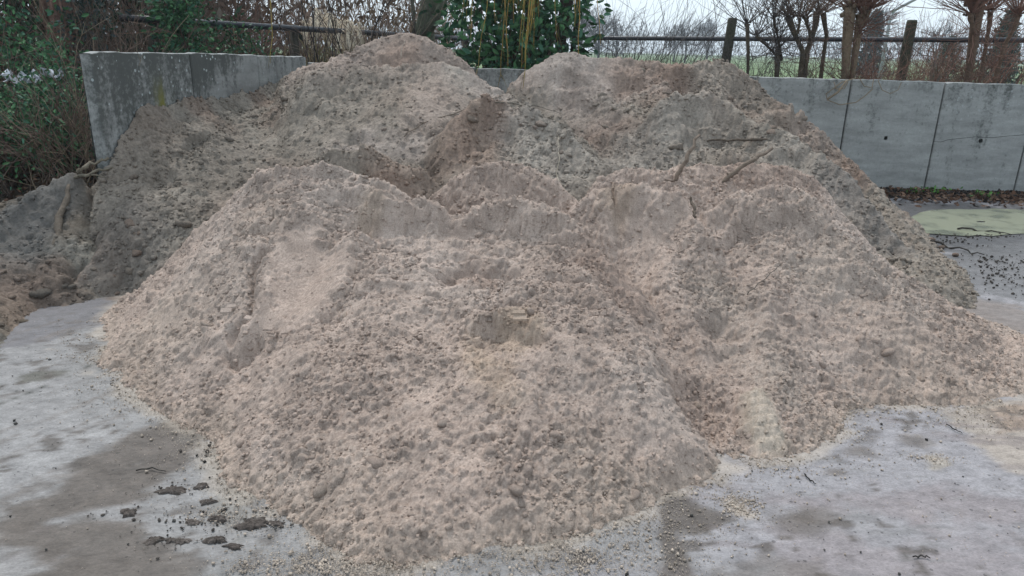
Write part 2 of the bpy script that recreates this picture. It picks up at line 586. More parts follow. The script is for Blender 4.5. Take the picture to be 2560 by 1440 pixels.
# coarse base fields
CX0, CX1, CY0, CY1, CS = -5.6, 4.8, 1.2, 9.2, 0.03
cx = np.arange(CX0, CX1, CS)
cy = np.arange(CY0, CY1, CS)
GX, GY = np.meshgrid(cx, cy, indexing='ij')
HEAPS = ('front', 'left', 'right', 'bank')
WX = GX + fbm(GX, GY, 0.5, 3, 1) * 0.10
WY = GY + fbm(GX, GY, 0.5, 3, 2) * 0.10
BASE = {}
for h in HEAPS:
    zs = []
    for heap, crest, foot, k, e in MOUNDS:
        if heap != h:
            continue
        dc = seg_dist(GX, GY, [tuple(c[:2]) for c in crest])
        ins = inside(WX, WY, foot)
        df = seg_dist(WX, WY, foot + [foot[0]])
        # crest height near each point
        num = 0
        den = 0
        n = 5
        for a, b in zip(crest[:-1], crest[1:]):
            for j in range(n):
                p = a + (b - a) * (j / n)
                w = 1.0 / ((GX - p[0]) ** 2 + (GY - p[1]) ** 2 + 0.004) ** 2
                num = num + w * p[2]
                den = den + w
        zc = num / den
        t = dc / (dc + df + 1e-6)
        t = (np.sqrt(t * t + e * e) - e) / (math.sqrt(1 + e * e) - e)
        lip = 0.03 * np.exp(-(dc / 0.05) ** 2) * (0.6 + 1.2 * vnoise(GX * 5, GY * 5)) if h != 'bank' else 0
        z = np.where(ins, zc * (1 - t) ** k + lip * np.clip(zc * 3, 0, 1), -df * 0.5)
        zs.append(z)
    zs = np.array(zs)
    kk = 0.025
    mx = zs.max(0)
    BASE[h] = mx + kk * np.log(np.exp((zs - mx) / kk).sum(0)) - 0.0
# loose material cannot stand steeper than this: let it slump
for h in HEAPS:
    Zb = BASE[h]
    lim = 1.25 * CS
    for _ in range(70):
        for ax in (0, 1):
            d = np.diff(Zb, axis=ax)
            ex = np.sign(d) * np.clip(np.abs(d) - lim, 0, None) * .25
            if ax == 0:
                Zb[:-1] += ex
                Zb[1:] -= ex
            else:
                Zb[:, :-1] += ex
                Zb[:, 1:] -= ex
ALL = np.maximum.reduce([BASE[h] for h in HEAPS] + [np.zeros(GX.shape)])


def samp(A, x, y):
    fx = np.clip((x - CX0) / CS, 0, len(cx) - 1.001)
    fy = np.clip((y - CY0) / CS, 0, len(cy) - 1.001)
    i = fx.astype(int)
    j = fy.astype(int)
    a = fx - i
    b = fy - j
    return (A[i, j] * (1 - a) + A[i + 1, j] * a) * (1 - b) + (A[i, j + 1] * (1 - a) + A[i + 1, j + 1] * a) * b


def hit(u, v, A=None):
    """first point of the heaps or the yard seen along a line of sight, used to lay things ON them"""
    A = ALL if A is None else A
    r = ray(u, v)
    ys = np.arange(1.5, 9.0, 0.008)
    P = CAM[None] + r[None] * (ys / r[1])[:, None]
    z = samp(A, P[:, 0], P[:, 1])
    k = np.argmax(P[:, 2] <= z)
    if P[k, 2] > z[k]:
        k = len(ys) - 1
    return P[k]


def H(*px):
    return [tuple(hit(u, v)[:2]) for u, v in px]


# ------------------------------------------------------------------ stains and colour patches in plan
def blob(X, Y, px, r, soft=0.5, sx=1.0, seed=0):
    p = hit(*px)
    d = np.sqrt(((X - p[0]) / sx) ** 2 + (Y - p[1]) ** 2)
    d = d + fbm(X, Y, r * 0.8, 3, seed + px[0] * 0.01) * r * 0.45
    return 1 - sstep(r * (1 - soft), r * (1 + soft), d)


PINK = np.array([0.37, 0.31, 0.27])
PALE = np.array([0.44, 0.385, 0.345])
BUFF = np.array([0.42, 0.36, 0.305])
OCHRE = np.array([0.32, 0.25, 0.17])
GREY = np.array([0.25, 0.222, 0.19])
GREYP = np.array([0.33, 0.303, 0.268])
DKBR = np.array([0.16, 0.118, 0.095])
OLIVE = np.array([0.215, 0.197, 0.17])
SLATE = np.array([0.165, 0.155, 0.145])
BLACK = np.array([0.05, 0.05, 0.045])


def mixc(c, col, m):
    return c * (1 - m[..., None]) + col * m[..., None]


def colour_front(X, Y):
    c = np.tile(PINK * 1.08, X.shape + (1,))
    n = fbm(X, Y, 0.7, 4, 11)
    c = mixc(c, PALE, sstep(-0.1, 0.45, n))
    c = mixc(c, PINK * 0.86, sstep(0.1, 0.5, fbm(X, Y, 0.45, 4, 12)) * 0.8)
    # the run-out at the foot is drier and yellower
    z = samp(BASE['front'], X, Y)
    c = mixc(c, BUFF, (1 - sstep(0.0, 0.10, z + fbm(X, Y, 0.2, 3, 13) * 0.05)) * 0.8)
    for px, r, col, s in (((1230, 920), 0.10, OCHRE, .45), ((1200, 880), 0.08, OCHRE, .45), ((1270, 985), 0.08, OCHRE, .35), ((1180, 830), .07, OCHRE, .4),
                          ((1540, 490), .10, OCHRE, .4), ((1500, 600), .14, DKBR * 1.4, .6), ((1560, 680), .15, DKBR * 1.5, .6), ((1290, 810), .12, OCHRE * 1.2, .5),
                          ((930, 530), .08, OCHRE, .4), ((1190, 675), .13, DKBR * 1.5, .6), ((700, 470), .18, PINK * .75, .6), ((640, 560), .15, BUFF * .95, .5),
                          ((1790, 700), .16, GREY, .75), ((1850, 760), .16, GREYP, .7), ((1900, 860), .18, GREYP, .6), ((1960, 960), .16, GREYP, .6),
                          ((1700, 780), .2, PINK * .7, .6), ((1760, 880), .2, PINK * .72, .6), ((1740, 960), .14, DKBR * 1.6, .5),
                          ((2150, 700), .3, GREYP, .55), ((1990, 600), .25, GREYP * 1.1, .5), ((2250, 870), .35, PINK * .85, .6), ((1950, 800), .25, PINK * .85, .4),
                          ((1240, 470), .3, PINK * .8, .6), ((1880, 440), .3, DKBR * 1.5, .6), ((1990, 440), .2, DKBR * 1.4, .6), ((1930, 520), .2, PINK * .85, .5),
                          ((450, 800), .3, BUFF * .92, .5), ((330, 880), .25, BUFF * .95, .6), ((800, 1300), .3, BUFF, .5), ((1500, 1270), .2, BUFF, .7), ((2350, 990), .3, BUFF * .9, .5)):
        c = mixc(c, col, blob(X, Y, px, r) * s)
    c = mixc(c, BUFF * 1.12, poly_mask(X, Y, H((1858, 975), (1905, 962), (1965, 1100), (1955, 1138), (1895, 1130), (1862, 1060)), 0.03) * .8)
    mean = np.array([0.395, 0.322, 0.282])
    c = (mean + (c - mean) * .62) * np.array([.99, .935, .905])
    return mixc(c, np.array([.46, .385, .315]), poly_mask(X, Y, H((1858, 975), (1905, 962), (1965, 1100), (1955, 1138), (1895, 1130), (1862, 1060)), 0.02) * .85)


def colour_left(X, Y):
    c = np.tile(GREY * 0.9, X.shape + (1,))
    c = mixc(c, OLIVE * 1.1, sstep(-2.0, -2.5, X + fbm(X, Y, .4, 3, 21) * .4) * .8)
    c = mixc(c, DKBR * 1.35, sstep(0, .5, fbm(X, Y, 0.5, 4, 22)) * .6)
    z = samp(BASE['left'], X, Y)
    top = sstep(1.18, 1.42, z + fbm(X, Y, .35, 3, 23) * .12)
    c = mixc(c, PINK * 0.78, top)
    for px, r, col, s in (((980, 260), .5, GREY * .95, .5), ((760, 300), .4, OLIVE * 1.2, .5), ((1150, 200), .16, GREYP * 1.15, .8), ((1220, 235), .2, PALE * .85, .7), ((1290, 275), .2, PALE * .85, .7),
                          ((1100, 240), .3, PINK * .8, .7), ((1060, 320), .2, PINK * .8, .6), ((900, 385), .25, PALE * .7, .8), ((1040, 375), .14, PALE * .7, .8),
                          ((1200, 360), .3, DKBR * 1.5, .6), ((1130, 340), .2, DKBR * 1.5, .5), ((1020, 430), .3, DKBR * 1.5, .5), ((820, 415), .3, DKBR * 1.5, .5),
                          ((1330, 330), .25, GREYP * .85, .8), ((1400, 400), .3, GREYP * .85, .8), ((1230, 275), .08, DKBR, .6), ((940, 130), .3, PINK * .75, .7), ((1000, 150), .2, DKBR * 1.5, .6),
                          ((420, 500), .5, OLIVE * 1.05, .7), ((500, 380), .4, GREY * .75, .6), ((300, 640), .3, SLATE * .8, .5)):
        c = mixc(c, col, blob(X, Y, px, r) * s)
    return c * np.array([1.02, .975, .955])


def colour_right(X, Y):
    c = np.tile(GREY * 1.02, X.shape + (1,))
    z = samp(BASE['right'], X, Y)
    top = sstep(1.12, 1.3, z + fbm(X, Y, .35, 3, 33) * .14) * sstep(2.2, 1.5, X)
    c = mixc(c, PINK * 0.9, top)
    c = mixc(c, DKBR * 1.4, sstep(.05, .5, fbm(X, Y, 0.4, 4, 32)) * .5)
    for px, r, col, s in (((1430, 160), .4, PALE * .85, .8), ((1560, 200), .2, DKBR * 1.5, .6), ((1690, 195), .2, DKBR * 1.2, .8), ((1550, 350), .35, DKBR * 1.4, .7), ((1470, 300), .3, PINK * .75, .6),
                          ((1700, 300), .4, GREYP * .82, .7), ((1600, 400), .4, GREYP * .85, .7), ((2000, 400), .3, GREYP * .9, .6), ((2120, 500), .25, SLATE * 1.2, .7), ((2220, 600), .2, SLATE * 1.15, .7),
                          ((2050, 330), .25, PINK * .72, .6), ((2130, 430), .2, DKBR * 1.5, .7), ((2200, 520), .18, GREY * .95, .6), ((2280, 610), .2, GREY * .9, .6), ((1930, 320), .1, BLACK * 2, .6),
                          ((1790, 185), .25, GREY * .95, .7), ((1880, 250), .2, GREY * .8, .7), ((1450, 230), .2, PINK * .8, .7)):
        c = mixc(c, col, blob(X, Y, px, r) * s)
    return c * np.array([1.02, .975, .955])


def colour_bank(X, Y):
    c = np.tile(OLIVE * 1.05, X.shape + (1,))
    c = mixc(c, np.array([.2, .15, .105]), sstep(-.2, .3, fbm(X, Y, 0.5, 4, 41)) * .8)
    for px, r, col, s in (((110, 480), .35, SLATE * .95, .9), ((30, 560), .3, SLATE * .95, .9), ((60, 680), .2, SLATE, .7), ((20, 740), .25, DKBR * 1.5, .7), ((130, 720), .2, DKBR, .7), ((20, 800), .2, np.array([.22, .17, .135]), .8)):
        c = mixc(c, col, blob(X, Y, px, r) * s)
    return c * .86


# ------------------------------------------------------------------ stamped lumps
def kernels(rad, n, rs):
    """irregular lump caps, radius in cells"""
    ks = []
    for _ in range(n):
        R = int(math.ceil(rad * 1.5))
        i, j = np.mgrid[-R:R + 1, -R:R + 1].astype(float)
        i += rs.uniform(-.5, .5)
        j += rs.uniform(-.5, .5)
        a = rs.uniform(0, math.pi)
        p = i * math.cos(a) + j * math.sin(a)
        q = -i * math.sin(a) + j * math.cos(a)
        e = rs.uniform(0.65, 1.0)
        d = np.hypot(p, q / e)
        ang = np.arctan2(q, p)
        w = 1 + 0.18 * np.cos(ang * 2 + rs.uniform(0, 6)) + 0.13 * np.cos(ang * 3 + rs.uniform(0, 6)) + .08 * np.cos(ang * 5 + rs.uniform(0, 6))
        t = d / (rad * w)
        k = np.where(t < 1, np.sqrt(np.clip(1 - t ** 2.6, 0, 1)), -9)
        k = k * (1 + .25 * rs.uniform(-1, 1) * p / rad)
        ks.append(k)
    return ks


def stamp(Z, X0, Y0, cell, count, rmin, rmax, power, dens, rs, flat=0.75):
    nx, ny = Z.shape
    base = Z.copy()
    radii = rmin * (1 - rs.random(count) * (1 - (rmin / rmax) ** power)) ** (-1 / power)
    classes = np.geomspace(rmin, rmax, 10)
    cl = np.clip(np.searchsorted(classes, radii), 0, 9)
    K = {c: kernels(classes[c] / cell, 14, rs) for c in range(10)}
    ii = rs.integers(0, nx, count)
    jj = rs.integers(0, ny, count)
    keep = rs.random(count) < dens[ii, jj]
    order = np.argsort(cl)
    hs = rs.uniform(.45, 1.0, count)
    for m in order:
        if not keep[m]:
            continue
        i, j = ii[m], jj[m]
        k = K[cl[m]][m % 14]
        R = k.shape[0] // 2
        if i < R or j < R or i >= nx - R or j >= ny - R:
            continue
        sl = (slice(i - R, i + R + 1), slice(j - R, j + R + 1))
        cap = k * (classes[cl[m]] * flat * hs[m])
        Z[sl] = np.maximum(Z[sl], base[sl] + cap)
    return Z


def scarp(X, Y, Z, px, depth, length, soft=0.075):
    """a small slip face: the ground drops just downslope (towards -y) of the line and recovers over 'length'"""
    P = H(*px)
    xs = np.array([p[0] for p in P])
    ys = np.array([p[1] for p in P])
    o = np.argsort(xs)
    xs, ys = xs[o], ys[o]
    ly = np.interp(X, xs, ys) + fbm(X, Y, .12, 3, px[0][0] * .01) * .06
    d = ly - Y
    depth = depth * (.75 + .9 * vnoise(X * 9 + px[0][0], Y * 9))
    wx = sstep(xs[0] - .04, xs[0] + .1, X) * (1 - sstep(xs[-1] - .1, xs[-1] + .04, X))
    drop = sstep(0, soft, d) * np.exp(-np.clip(d, 0, 9) / length)
    lip = np.exp(-((d + 0.02) / 0.035) ** 2) * 0.35
    return Z + 1.12 * wx * depth * (lip - drop)


def heap_mesh(name, h, x0, x1, y0, y1, cell, colour, mat, parent, n_stamp, seed, amp=1.0, clip=None):
    xs = np.arange(x0, x1, cell)
    ys = np.arange(y0, y1, cell)
    X, Y = np.meshgrid(xs, ys, indexing='ij')
    Z = samp(BASE[h], X, Y)
    zb = Z.copy()
    rs = np.random.default_rng(seed)
    up = sstep(-0.02, 0.12, zb)
    Z = Z + up * amp * (fbm(X, Y, 0.55, 4, seed) * 0.07 + fbm(X, Y, 0.16, 3, seed + 1) * 0.034)
    rough = 0.35 + 0.65 * sstep(-.25, .12, fbm(X, Y, .35, 4, seed + 5))
    dens = np.clip(rough, 0, 1)
    if h == 'front':
        # horizontal tearing across the middle load and the left shoulder
        band = blob(X, Y, (1200, 650), .45, sx=1.7) + blob(X, Y, (850, 500), .35, sx=1.5) + blob(X, Y, (2100, 740), .4, sx=1.8) * .6
        band = np.clip(band, 0, 1)
        Z = Z + band * ridged(X * .28, Y + Z * .4, .075, 2, 3) * .028
        for px, dp, ln in ((((1085, 655), (1120, 652), (1190, 655), (1260, 660), (1305, 668)), .085, .16),
                           (((1085, 632), (1140, 630), (1205, 628)), .035, .07),
                           (((880, 520), (930, 528), (985, 530)), .07, .14),
                           (((960, 545), (1050, 540), (1200, 545), (1350, 560), (1450, 585)), .06, .14),
                           (((1460, 500), (1540, 492), (1620, 500)), .06, .12),
                           (((1740, 735), (1800, 745), (1860, 775)), .05, .09),
                           (((1150, 800), (1260, 790), (1380, 820)), .05, .12),
                           (((1350, 620), (1420, 630), (1500, 660)), .03, .07),
                           (((780, 478), (850, 475), (960, 490)), .035, .07),
                           (((1780, 560), (1860, 520), (1960, 520), (2050, 560)), .06, .16),
                           (((2020, 690), (2120, 700), (2230, 720)), .05, .1),
                           (((480, 860), (560, 850), (620, 870)), .04, .08),
                           (((1160, 455), (1240, 445), (1330, 450)), .04, .1)):
            Z = scarp(X, Y, Z, px, dp, ln)
        for _ in range(12):                   # small slip ledges and cracks anywhere on the slope
            u_, v_ = rs.uniform(620, 2150), rs.uniform(560, 1080)
            if 600 < u_ < 900 and v_ < 880:
                continue
            w_ = rs.uniform(35, 95)
            sl = rs.uniform(-.25, .3) + (u_ - 1250) / 2600
            Z = scarp(X, Y, Z, ((u_ - w_, v_ - w_ * sl), (u_, v_ - rs.uniform(0, 10)), (u_ + w_, v_ + w_ * sl)), rs.uniform(.015, .03), rs.uniform(.05, .1), .05)
        # gully between the middle and right loads
        for P, dp, w in ((H((1490, 590), (1560, 700), (1640, 820), (1720, 960)), .11, .14), (H((1720, 560), (1760, 700), (1790, 850), (1790, 1020)), .12, .2), (H((925, 560), (900, 620), (890, 680), (840, 760)), .07, .09), (H((1100, 500), (1130, 512), (1390, 505), (1400, 500)), .08, .08), (H((560, 640), (480, 760), (430, 860)), .03, .1)):
            Z = Z - dp * np.exp(-(seg_dist(X, Y, P) / w) ** 2)
        scr = poly_mask(X + fbm(X, Y, .12, 4, 31) * .07, Y + fbm(X, Y, .12, 4, 32) * .09, H((700, 590), (790, 570), (885, 590), (870, 690), (800, 775), (710, 850), (620, 850), (668, 740), (680, 660)), .025)
        tyre = poly_mask(X, Y, H((1858, 975), (1905, 962), (1965, 1100), (1955, 1138), (1895, 1130), (1862, 1060)), .03)
        sm = np.maximum(scr, tyre)
        Z = Z * (1 - sm) + (zb + scr * 0.004 + tyre * .012) * sm
        # left edge of the scrape stands proud, cracks run across it
        e = seg_dist(X, Y, H((668, 660), (672, 740), (650, 800), (615, 850)))
        Z = Z + .03 * np.exp(-((e - .0) / .03) ** 2) - .055 * np.exp(-((e - .07) / .03) ** 2) * (scr < .2)
        Z = Z - scr * .014 * sstep(.80, .97, ridged(X * .45, Y + Z * .5, .07, 2, 9)) + scr * fbm(X * .6, Y, .05, 3, 4) * .005
        # tread blocks pressed by a wheel
        ux = X * .97 + Y * .25
        uy = Y * .97 - X * .25
        fy = uy / .042
        row = np.floor(fy)
        fx = ux / .06 + .5 * (row % 2) + .12 * np.sin(fy * 6.3)
        g = np.minimum(np.abs(fy - row - .5) * 0 + np.minimum(fy - row, 1 - (fy - row)) * .042, np.minimum(fx - np.floor(fx), 1 - (fx - np.floor(fx))) * .06)
        Z = Z - tyre * .008 * (1 - sstep(.002, .009, g))
        dens = dens * (1 - np.maximum(scr * .96, tyre * .97))
    if h == 'left':
        for px, dp, ln in ((((850, 150), (930, 148), (1060, 148)), .05, .25), (((640, 440), (760, 418), (900, 412), (1080, 405)), .1, .3),
                           (((1190, 285), (1240, 290), (1300, 310)), .08, .2), (((690, 240), (720, 260), (740, 290)), .06, .15), (((780, 195), (900, 200), (1050, 200)), .04, .12)):
            Z = scarp(X, Y, Z, px, dp, ln, .12)
        sm = np.maximum(blob(X, Y, (1150, 215), .3), blob(X, Y, (930, 383), .2, sx=1.5))
        sm = np.maximum(sm, blob(X, Y, (1000, 120), .4) * .7)
        sm = np.maximum(sm, blob(X, Y, (950, 300), .6, sx=1.3) * .55)
        dens = dens * (1 - sm * .9)
    if h in ('left', 'right'):
        for _ in range(9):
            u_, v_ = (rs.uniform(350, 1350), rs.uniform(260, 480)) if h == 'left' else (rs.uniform(1400, 2100), rs.uniform(220, 420))
            w_ = rs.uniform(25, 60)
            Z = scarp(X, Y, Z, ((u_ - w_, v_ - rs.uniform(-12, 12)), (u_, v_), (u_ + w_, v_ + rs.uniform(-12, 12))), rs.uniform(.04, .08), rs.uniform(.1, .2), .08)
    if h == 'right':
        for px, dp, ln in ((((1660, 178), (1700, 185), (1760, 205)), .12, .3), (((1520, 195), (1570, 200), (1620, 205)), .09, .2), (((1690, 262), (1780, 268), (1880, 318)), .08, .2),
                           (((1370, 240), (1430, 238), (1490, 245)), .07, .2), (((1700, 340), (1800, 345), (1900, 350)), .04, .1), (((1360, 200), (1440, 196), (1500, 200)), .05, .12)):
            Z = scarp(X, Y, Z, px, dp, ln, .12)
        dens = dens * (1 - blob(X, Y, (1430, 180), .5, sx=1.3) * .75)
    if h == 'bank':
        Z = Z + up * (ridged(X, Y, .22, 2, 8) * .03)
    # crumb texture
    live = dens * sstep(-.03, .02, zb)
    Z0 = Z.copy()
    g0x, g0y = np.gradient(Z0, cell)
    flatness = sstep(1.3, .7, np.hypot(g0x, g0y))
    Z = Z - up * dens * np.abs(fbm(X + Z0 * .4, Y + Z0 * 1.1, .038 if h == 'front' else .07, 3, seed + 3)) * (.013 if h == 'front' else .016) * (.35 + .65 * flatness)
    Z = stamp(Z, x0, y0, cell, n_stamp // 80, .018, .036 if h == 'front' else .055, 3.0, live, rs, .7)
    Z = stamp(Z, x0, y0, cell, n_stamp, cell * 1.3, 0.018 if h == 'front' else .028, 3.2, live, rs, .85 if h == 'front' else .6)
    if h == 'front':                          # coarser lumps have rolled down to the foot
        Z = stamp(Z, x0, y0, cell, 6000, .010, .026, 2.6, live * sstep(.42, .12, zb) * flatness, rs, .8)
    Z = stamp(Z, x0, y0, cell, n_stamp // 2, cell * 1.2, cell * 2.6, 2.0, live, rs, 1.0)
    Z = -stamp(-Z, x0, y0, cell, n_stamp // 14, cell * 1.2, cell * 3.0, 2.6, live * flatness, rs, .9)
    Z = Z + (rs.random(Z.shape) - .5) * .0018 * up * flatness
    # the crumbs stand off the slope along its normal, not straight up
    Zs = Z0.copy()
    for _ in range(12):
        Zs[1:-1, 1:-1] = (Zs[:-2, 1:-1] + Zs[2:, 1:-1] + Zs[1:-1, :-2] + Zs[1:-1, 2:]) / 4
    gx, gy = np.gradient(Zs, cell)
    nn = 1 / np.sqrt(1 + gx * gx + gy * gy)
    D = (Z - Z0) * (.55 + .45 * nn)
    Z = Z0 + D * nn
    DX, DY = -gx * nn * D, -gy * nn * D
    # keep what lies above the yard and the other heaps
    others = np.maximum.reduce([samp(BASE[o], X, Y) for o in HEAPS if o != h])
    own = (zb > others - .09) & (Z > -.02)
    if clip is not None:
        own &= clip(X, Y)
    idx = np.full(X.shape, -1)
    q = own[:-1, :-1] & own[1:, :-1] & own[:-1, 1:] & own[1:, 1:]
    used = np.zeros(X.shape, bool)
    used[:-1, :-1] |= q
    used[1:, :-1] |= q
    used[:-1, 1:] |= q
    used[1:, 1:] |= q
    idx[used] = np.arange(used.sum())
    F = np.stack([idx[:-1, :-1][q], idx[1:, :-1][q], idx[1:, 1:][q], idx[:-1, 1:][q]], 1)
    Xj = X + DX + (rs.random(X.shape) - .5) * cell * .5
    Yj = Y + DY + (rs.random(X.shape) - .5) * cell * .5
    V = np.stack([Xj[used], Yj[used], Z[used]], 1)
    col = colour(X, Y)
    col = col * (1.12 - .4 * rs.random(X.shape) ** 2.2 * flatness - .1 * (1 - flatness))[..., None]
    o = build(name, V, F, mat, parent, tint=col[used])
    return o, (x0, y0, cell, Z, own, dens)


def hull_rock(rs, n=22, squash=0.8):
    """a lump: perturbed icosphere of 42 or 12 points"""
    import bmesh
    bm = bmesh.new()
    bmesh.ops.create_icosphere(bm, subdivisions=1 if n < 20 else 2, radius=1.0)
    ax = Vector((rs.uniform(.7, 1.2), rs.uniform(.7, 1.1), rs.uniform(.6, 1.0) * squash * 1.2))
    offs = [(Vector(rs.normal(size=3)).normalized(), rs.uniform(.55, .95)) for _ in range(6)]
    for v in bm.verts:
        c = v.co.copy()
        for d, cut in offs:
            s = c.dot(d)
            if s > cut:
                c -= d * (s - cut)
        c *= 1 + rs.uniform(-.07, .07)
        v.co = Vector((c.x * ax.x, c.y * ax.y, c.z * ax.z))
    V = np.array([v.co[:] for v in bm.verts])
    F = np.array([[v.index for v in f.verts] for f in bm.faces])
    bm.free()
    return V, F


ROCKS_S = [hull_rock(rng, 12) for _ in range(10)]
OCT = np.array([[1, 0, 0], [-1, 0, 0], [0, 1, 0], [0, -1, 0], [0, 0, 1], [0, 0, -1]], float)
OCTF = np.array([[0, 2, 4], [2, 1, 4], [1, 3, 4], [3, 0, 4], [2, 0, 5], [1, 2, 5], [3, 1, 5], [0, 3, 5]])
ROCKS_O = [(OCT * rng.uniform(.75, 1.2, (6, 1)) + rng.normal(size=(6, 3)) * .1, OCTF) for _ in range(8)]
ROCKS_L = [hull_rock(rng, 30) for _ in range(8)]


def rot_rand(n, rs):
    q = rs.normal(size=(n, 4))
    q /= np.linalg.norm(q, axis=1, keepdims=True)
    w, x, y, z = q.T
    return np.stack([np.stack([1 - 2 * (y * y + z * z), 2 * (x * y - z * w), 2 * (x * z + y * w)], -1),
                     np.stack([2 * (x * y + z * w), 1 - 2 * (x * x + z * z), 2 * (y * z - x * w)], -1),
                     np.stack([2 * (x * z - y * w), 2 * (y * z + x * w), 1 - 2 * (x * x + y * y)], -1)], -2)


def scatter_lumps(name, P, r, cols, mat, parent, rs, rocks, **k):
    """many small lumps joined as one mesh"""
    Vs, Fs, Ts = [], [], []
    off = 0
    n = len(P)
    Rm = rot_rand(n, rs)
    kind = rs.integers(0, len(rocks), n)
    for t, (RV, RF) in enumerate(rocks):
        s = np.where(kind == t)[0]
        if not len(s):
            continue
        W = np.einsum('nij,vj->nvi', Rm[s], RV) * r[s, None, None]
        W[..., 2] *= .8
        W = W + P[s][:, None, :]
        m = RV.shape[0]
        Vs.append(W.reshape(-1, 3))
        Fs.append((RF[None] + (np.arange(len(s)) * m)[:, None, None] + off).reshape(-1, 3))
        Ts.append(np.repeat(cols[s], m, axis=0))
        off += len(s) * m
    return build(name, np.concatenate(Vs), np.concatenate(Fs), mat, parent, tint=np.concatenate(Ts), **k)


CLOD_COL = {}


def lump_meshes(prefix, cols, mat):
    out = []
    for i, c in enumerate(cols):
        for V, F in ROCKS_L[:4]:
            V = V * (1 + .10 * rng.normal(size=(len(V), 1)))
            me = bpy.data.meshes.new(prefix)
            me.from_pydata([tuple(v) for v in V], [], [tuple(int(a) for a in f) for f in F])
            a = me.color_attributes.new('Tint', 'FLOAT_COLOR', 'POINT')
            a.data.foreach_set('color', np.tile([*c, 1.0], (len(V), 1)).astype(np.float32).ravel())
            me.polygons.foreach_set('use_smooth', np.ones(len(F), bool))
            me.materials.append(mat)
            out.append(me)
            CLOD_COL[me.name] = np.array(c)
    return out


def add_clods(root, info, name, n, rlo, rhi, cols, mat, rs, extra=(), dens_extra=None, colour=None):
    x0, y0, cell, Z, own, dens = info
    if colour is not None:
        ii, jj = np.where(own)
        s = rs.integers(0, len(ii), 10)
        cols = list(colour(x0 + ii[s] * cell, y0 + jj[s] * cell) * 1.05)
    meshes = lump_meshes(name, cols, mat)
    pts = []
    for (u, v, r) in extra:
        p = hit(u, v)
        pts.append((p[0], p[1], r))
    ok = own & (dens > .4)
    if dens_extra is not None:
        ok = ok & dens_extra
    ii, jj = np.where(ok)
    s = rs.integers(0, len(ii), n - len(pts))
    for k in s:
        pts.append((x0 + ii[k] * cell, y0 + jj[k] * cell, rlo + (rhi - rlo) * rs.random() ** 2.2))
    L = np.array(root.location)
    for (x, y, r) in pts:
        i = int(np.clip((x - x0) / cell, 0, Z.shape[0] - 1))
        j = int(np.clip((y - y0) / cell, 0, Z.shape[1] - 1))
        lc = colour(np.array([[x]]), np.array([[y]]))[0, 0] if colour else None
        o = bpy.data.objects.new(name, meshes[rs.integers(0, len(meshes))] if lc is None else
                                 meshes[min(range(len(meshes)), key=lambda q: np.abs(CLOD_COL[meshes[q].name] - lc * 1.05).sum() + rs.random() * .05)])
        COL.objects.link(o)
        o.parent = root
        o.location = (x - L[0], y - L[1], Z[i, j] - r * .1 - L[2])
        o.scale = (r, r, r * rs.uniform(.65, .95))
        o.rotation_euler = (rs.uniform(-.5, .5), rs.uniform(-.5, .5), rs.uniform(0, 6.28))


# ------------------------------------------------------------------ the heaps
front = empty('sand_heap', (0, 3.2, 0), label='pale pinkish sand heap in front, freshly tipped in several loads, with crumbly sides', cat='sand heap')
_, INF = heap_mesh('sand_body', 'front', -2.75, 3.3, 1.75, 5.9, 0.0064, colour_front, MAT['sand'], front, 80000, 5)
rs = np.random.default_rng(51)
add_clods(front, INF, 'clod', 290, .011, .026, [PINK * 1.1, PALE, PALE * 1.05, BUFF, PINK * .95, GREYP], MAT['sand'], rs, colour=colour_front,
          extra=[(1225, 1125, .03), (1285, 1232, .034), (1300, 1262, .028), (2215, 880, .042), (2180, 862, .028), (2150, 858, .03), (1850, 605, .034), (520, 812, .036), (1750, 945, .032),
                 (805, 1215, .035), (940, 1145, .032), (1390, 1085, .03), (1300, 925, .03), (1500, 540, .032), (1200, 560, .03), (1790, 590, .035), (345, 668, .035), (380, 968, .03), (320, 965, .03),
                 (1660, 925, .025), (1470, 1130, .028), (1110, 1045, .028), (2050, 900, .03), (2300, 940, .03), (1325, 790, .03)])
def strew(info, base, n, rmin, rmax, power, colour, mat, root, rs):
    x0, y0, cell, Z, own, dens = info
    ii, jj = np.where(own)
    gx, gy = np.gradient(Z[::1], cell)
    w = (dens[ii, jj] ** 1.5 + .04) * np.clip(1 + gx[ii, jj] ** 2 + gy[ii, jj] ** 2, 1, 9)
    s = rs.choice(len(ii), n, p=w / w.sum())
    r = rmin * (1 - rs.random(n) * (1 - (rmin / rmax) ** power)) ** (-1 / power)
    P = np.stack([x0 + (ii[s] + rs.random(n) - .5) * cell, y0 + (jj[s] + rs.random(n) - .5) * cell, Z[ii[s], jj[s]] + r * .1], 1)
    cc = colour(P[:, 0], P[:, 1]) * rs.uniform(.86, 1.16, (n, 1))
    big = r > rmin * 1.7
    scatter_lumps('crumbs', P[big], r[big], cc[big], mat, root, rs, ROCKS_S, kind='stuff')
    scatter_lumps('fine_crumbs', P[~big], r[~big] * 1.1, cc[~big], mat, root, rs, ROCKS_O, kind='stuff')


strew(INF, 'front', 38000, .0045, .019, 2.6, colour_front, MAT['sand'], front, rs)

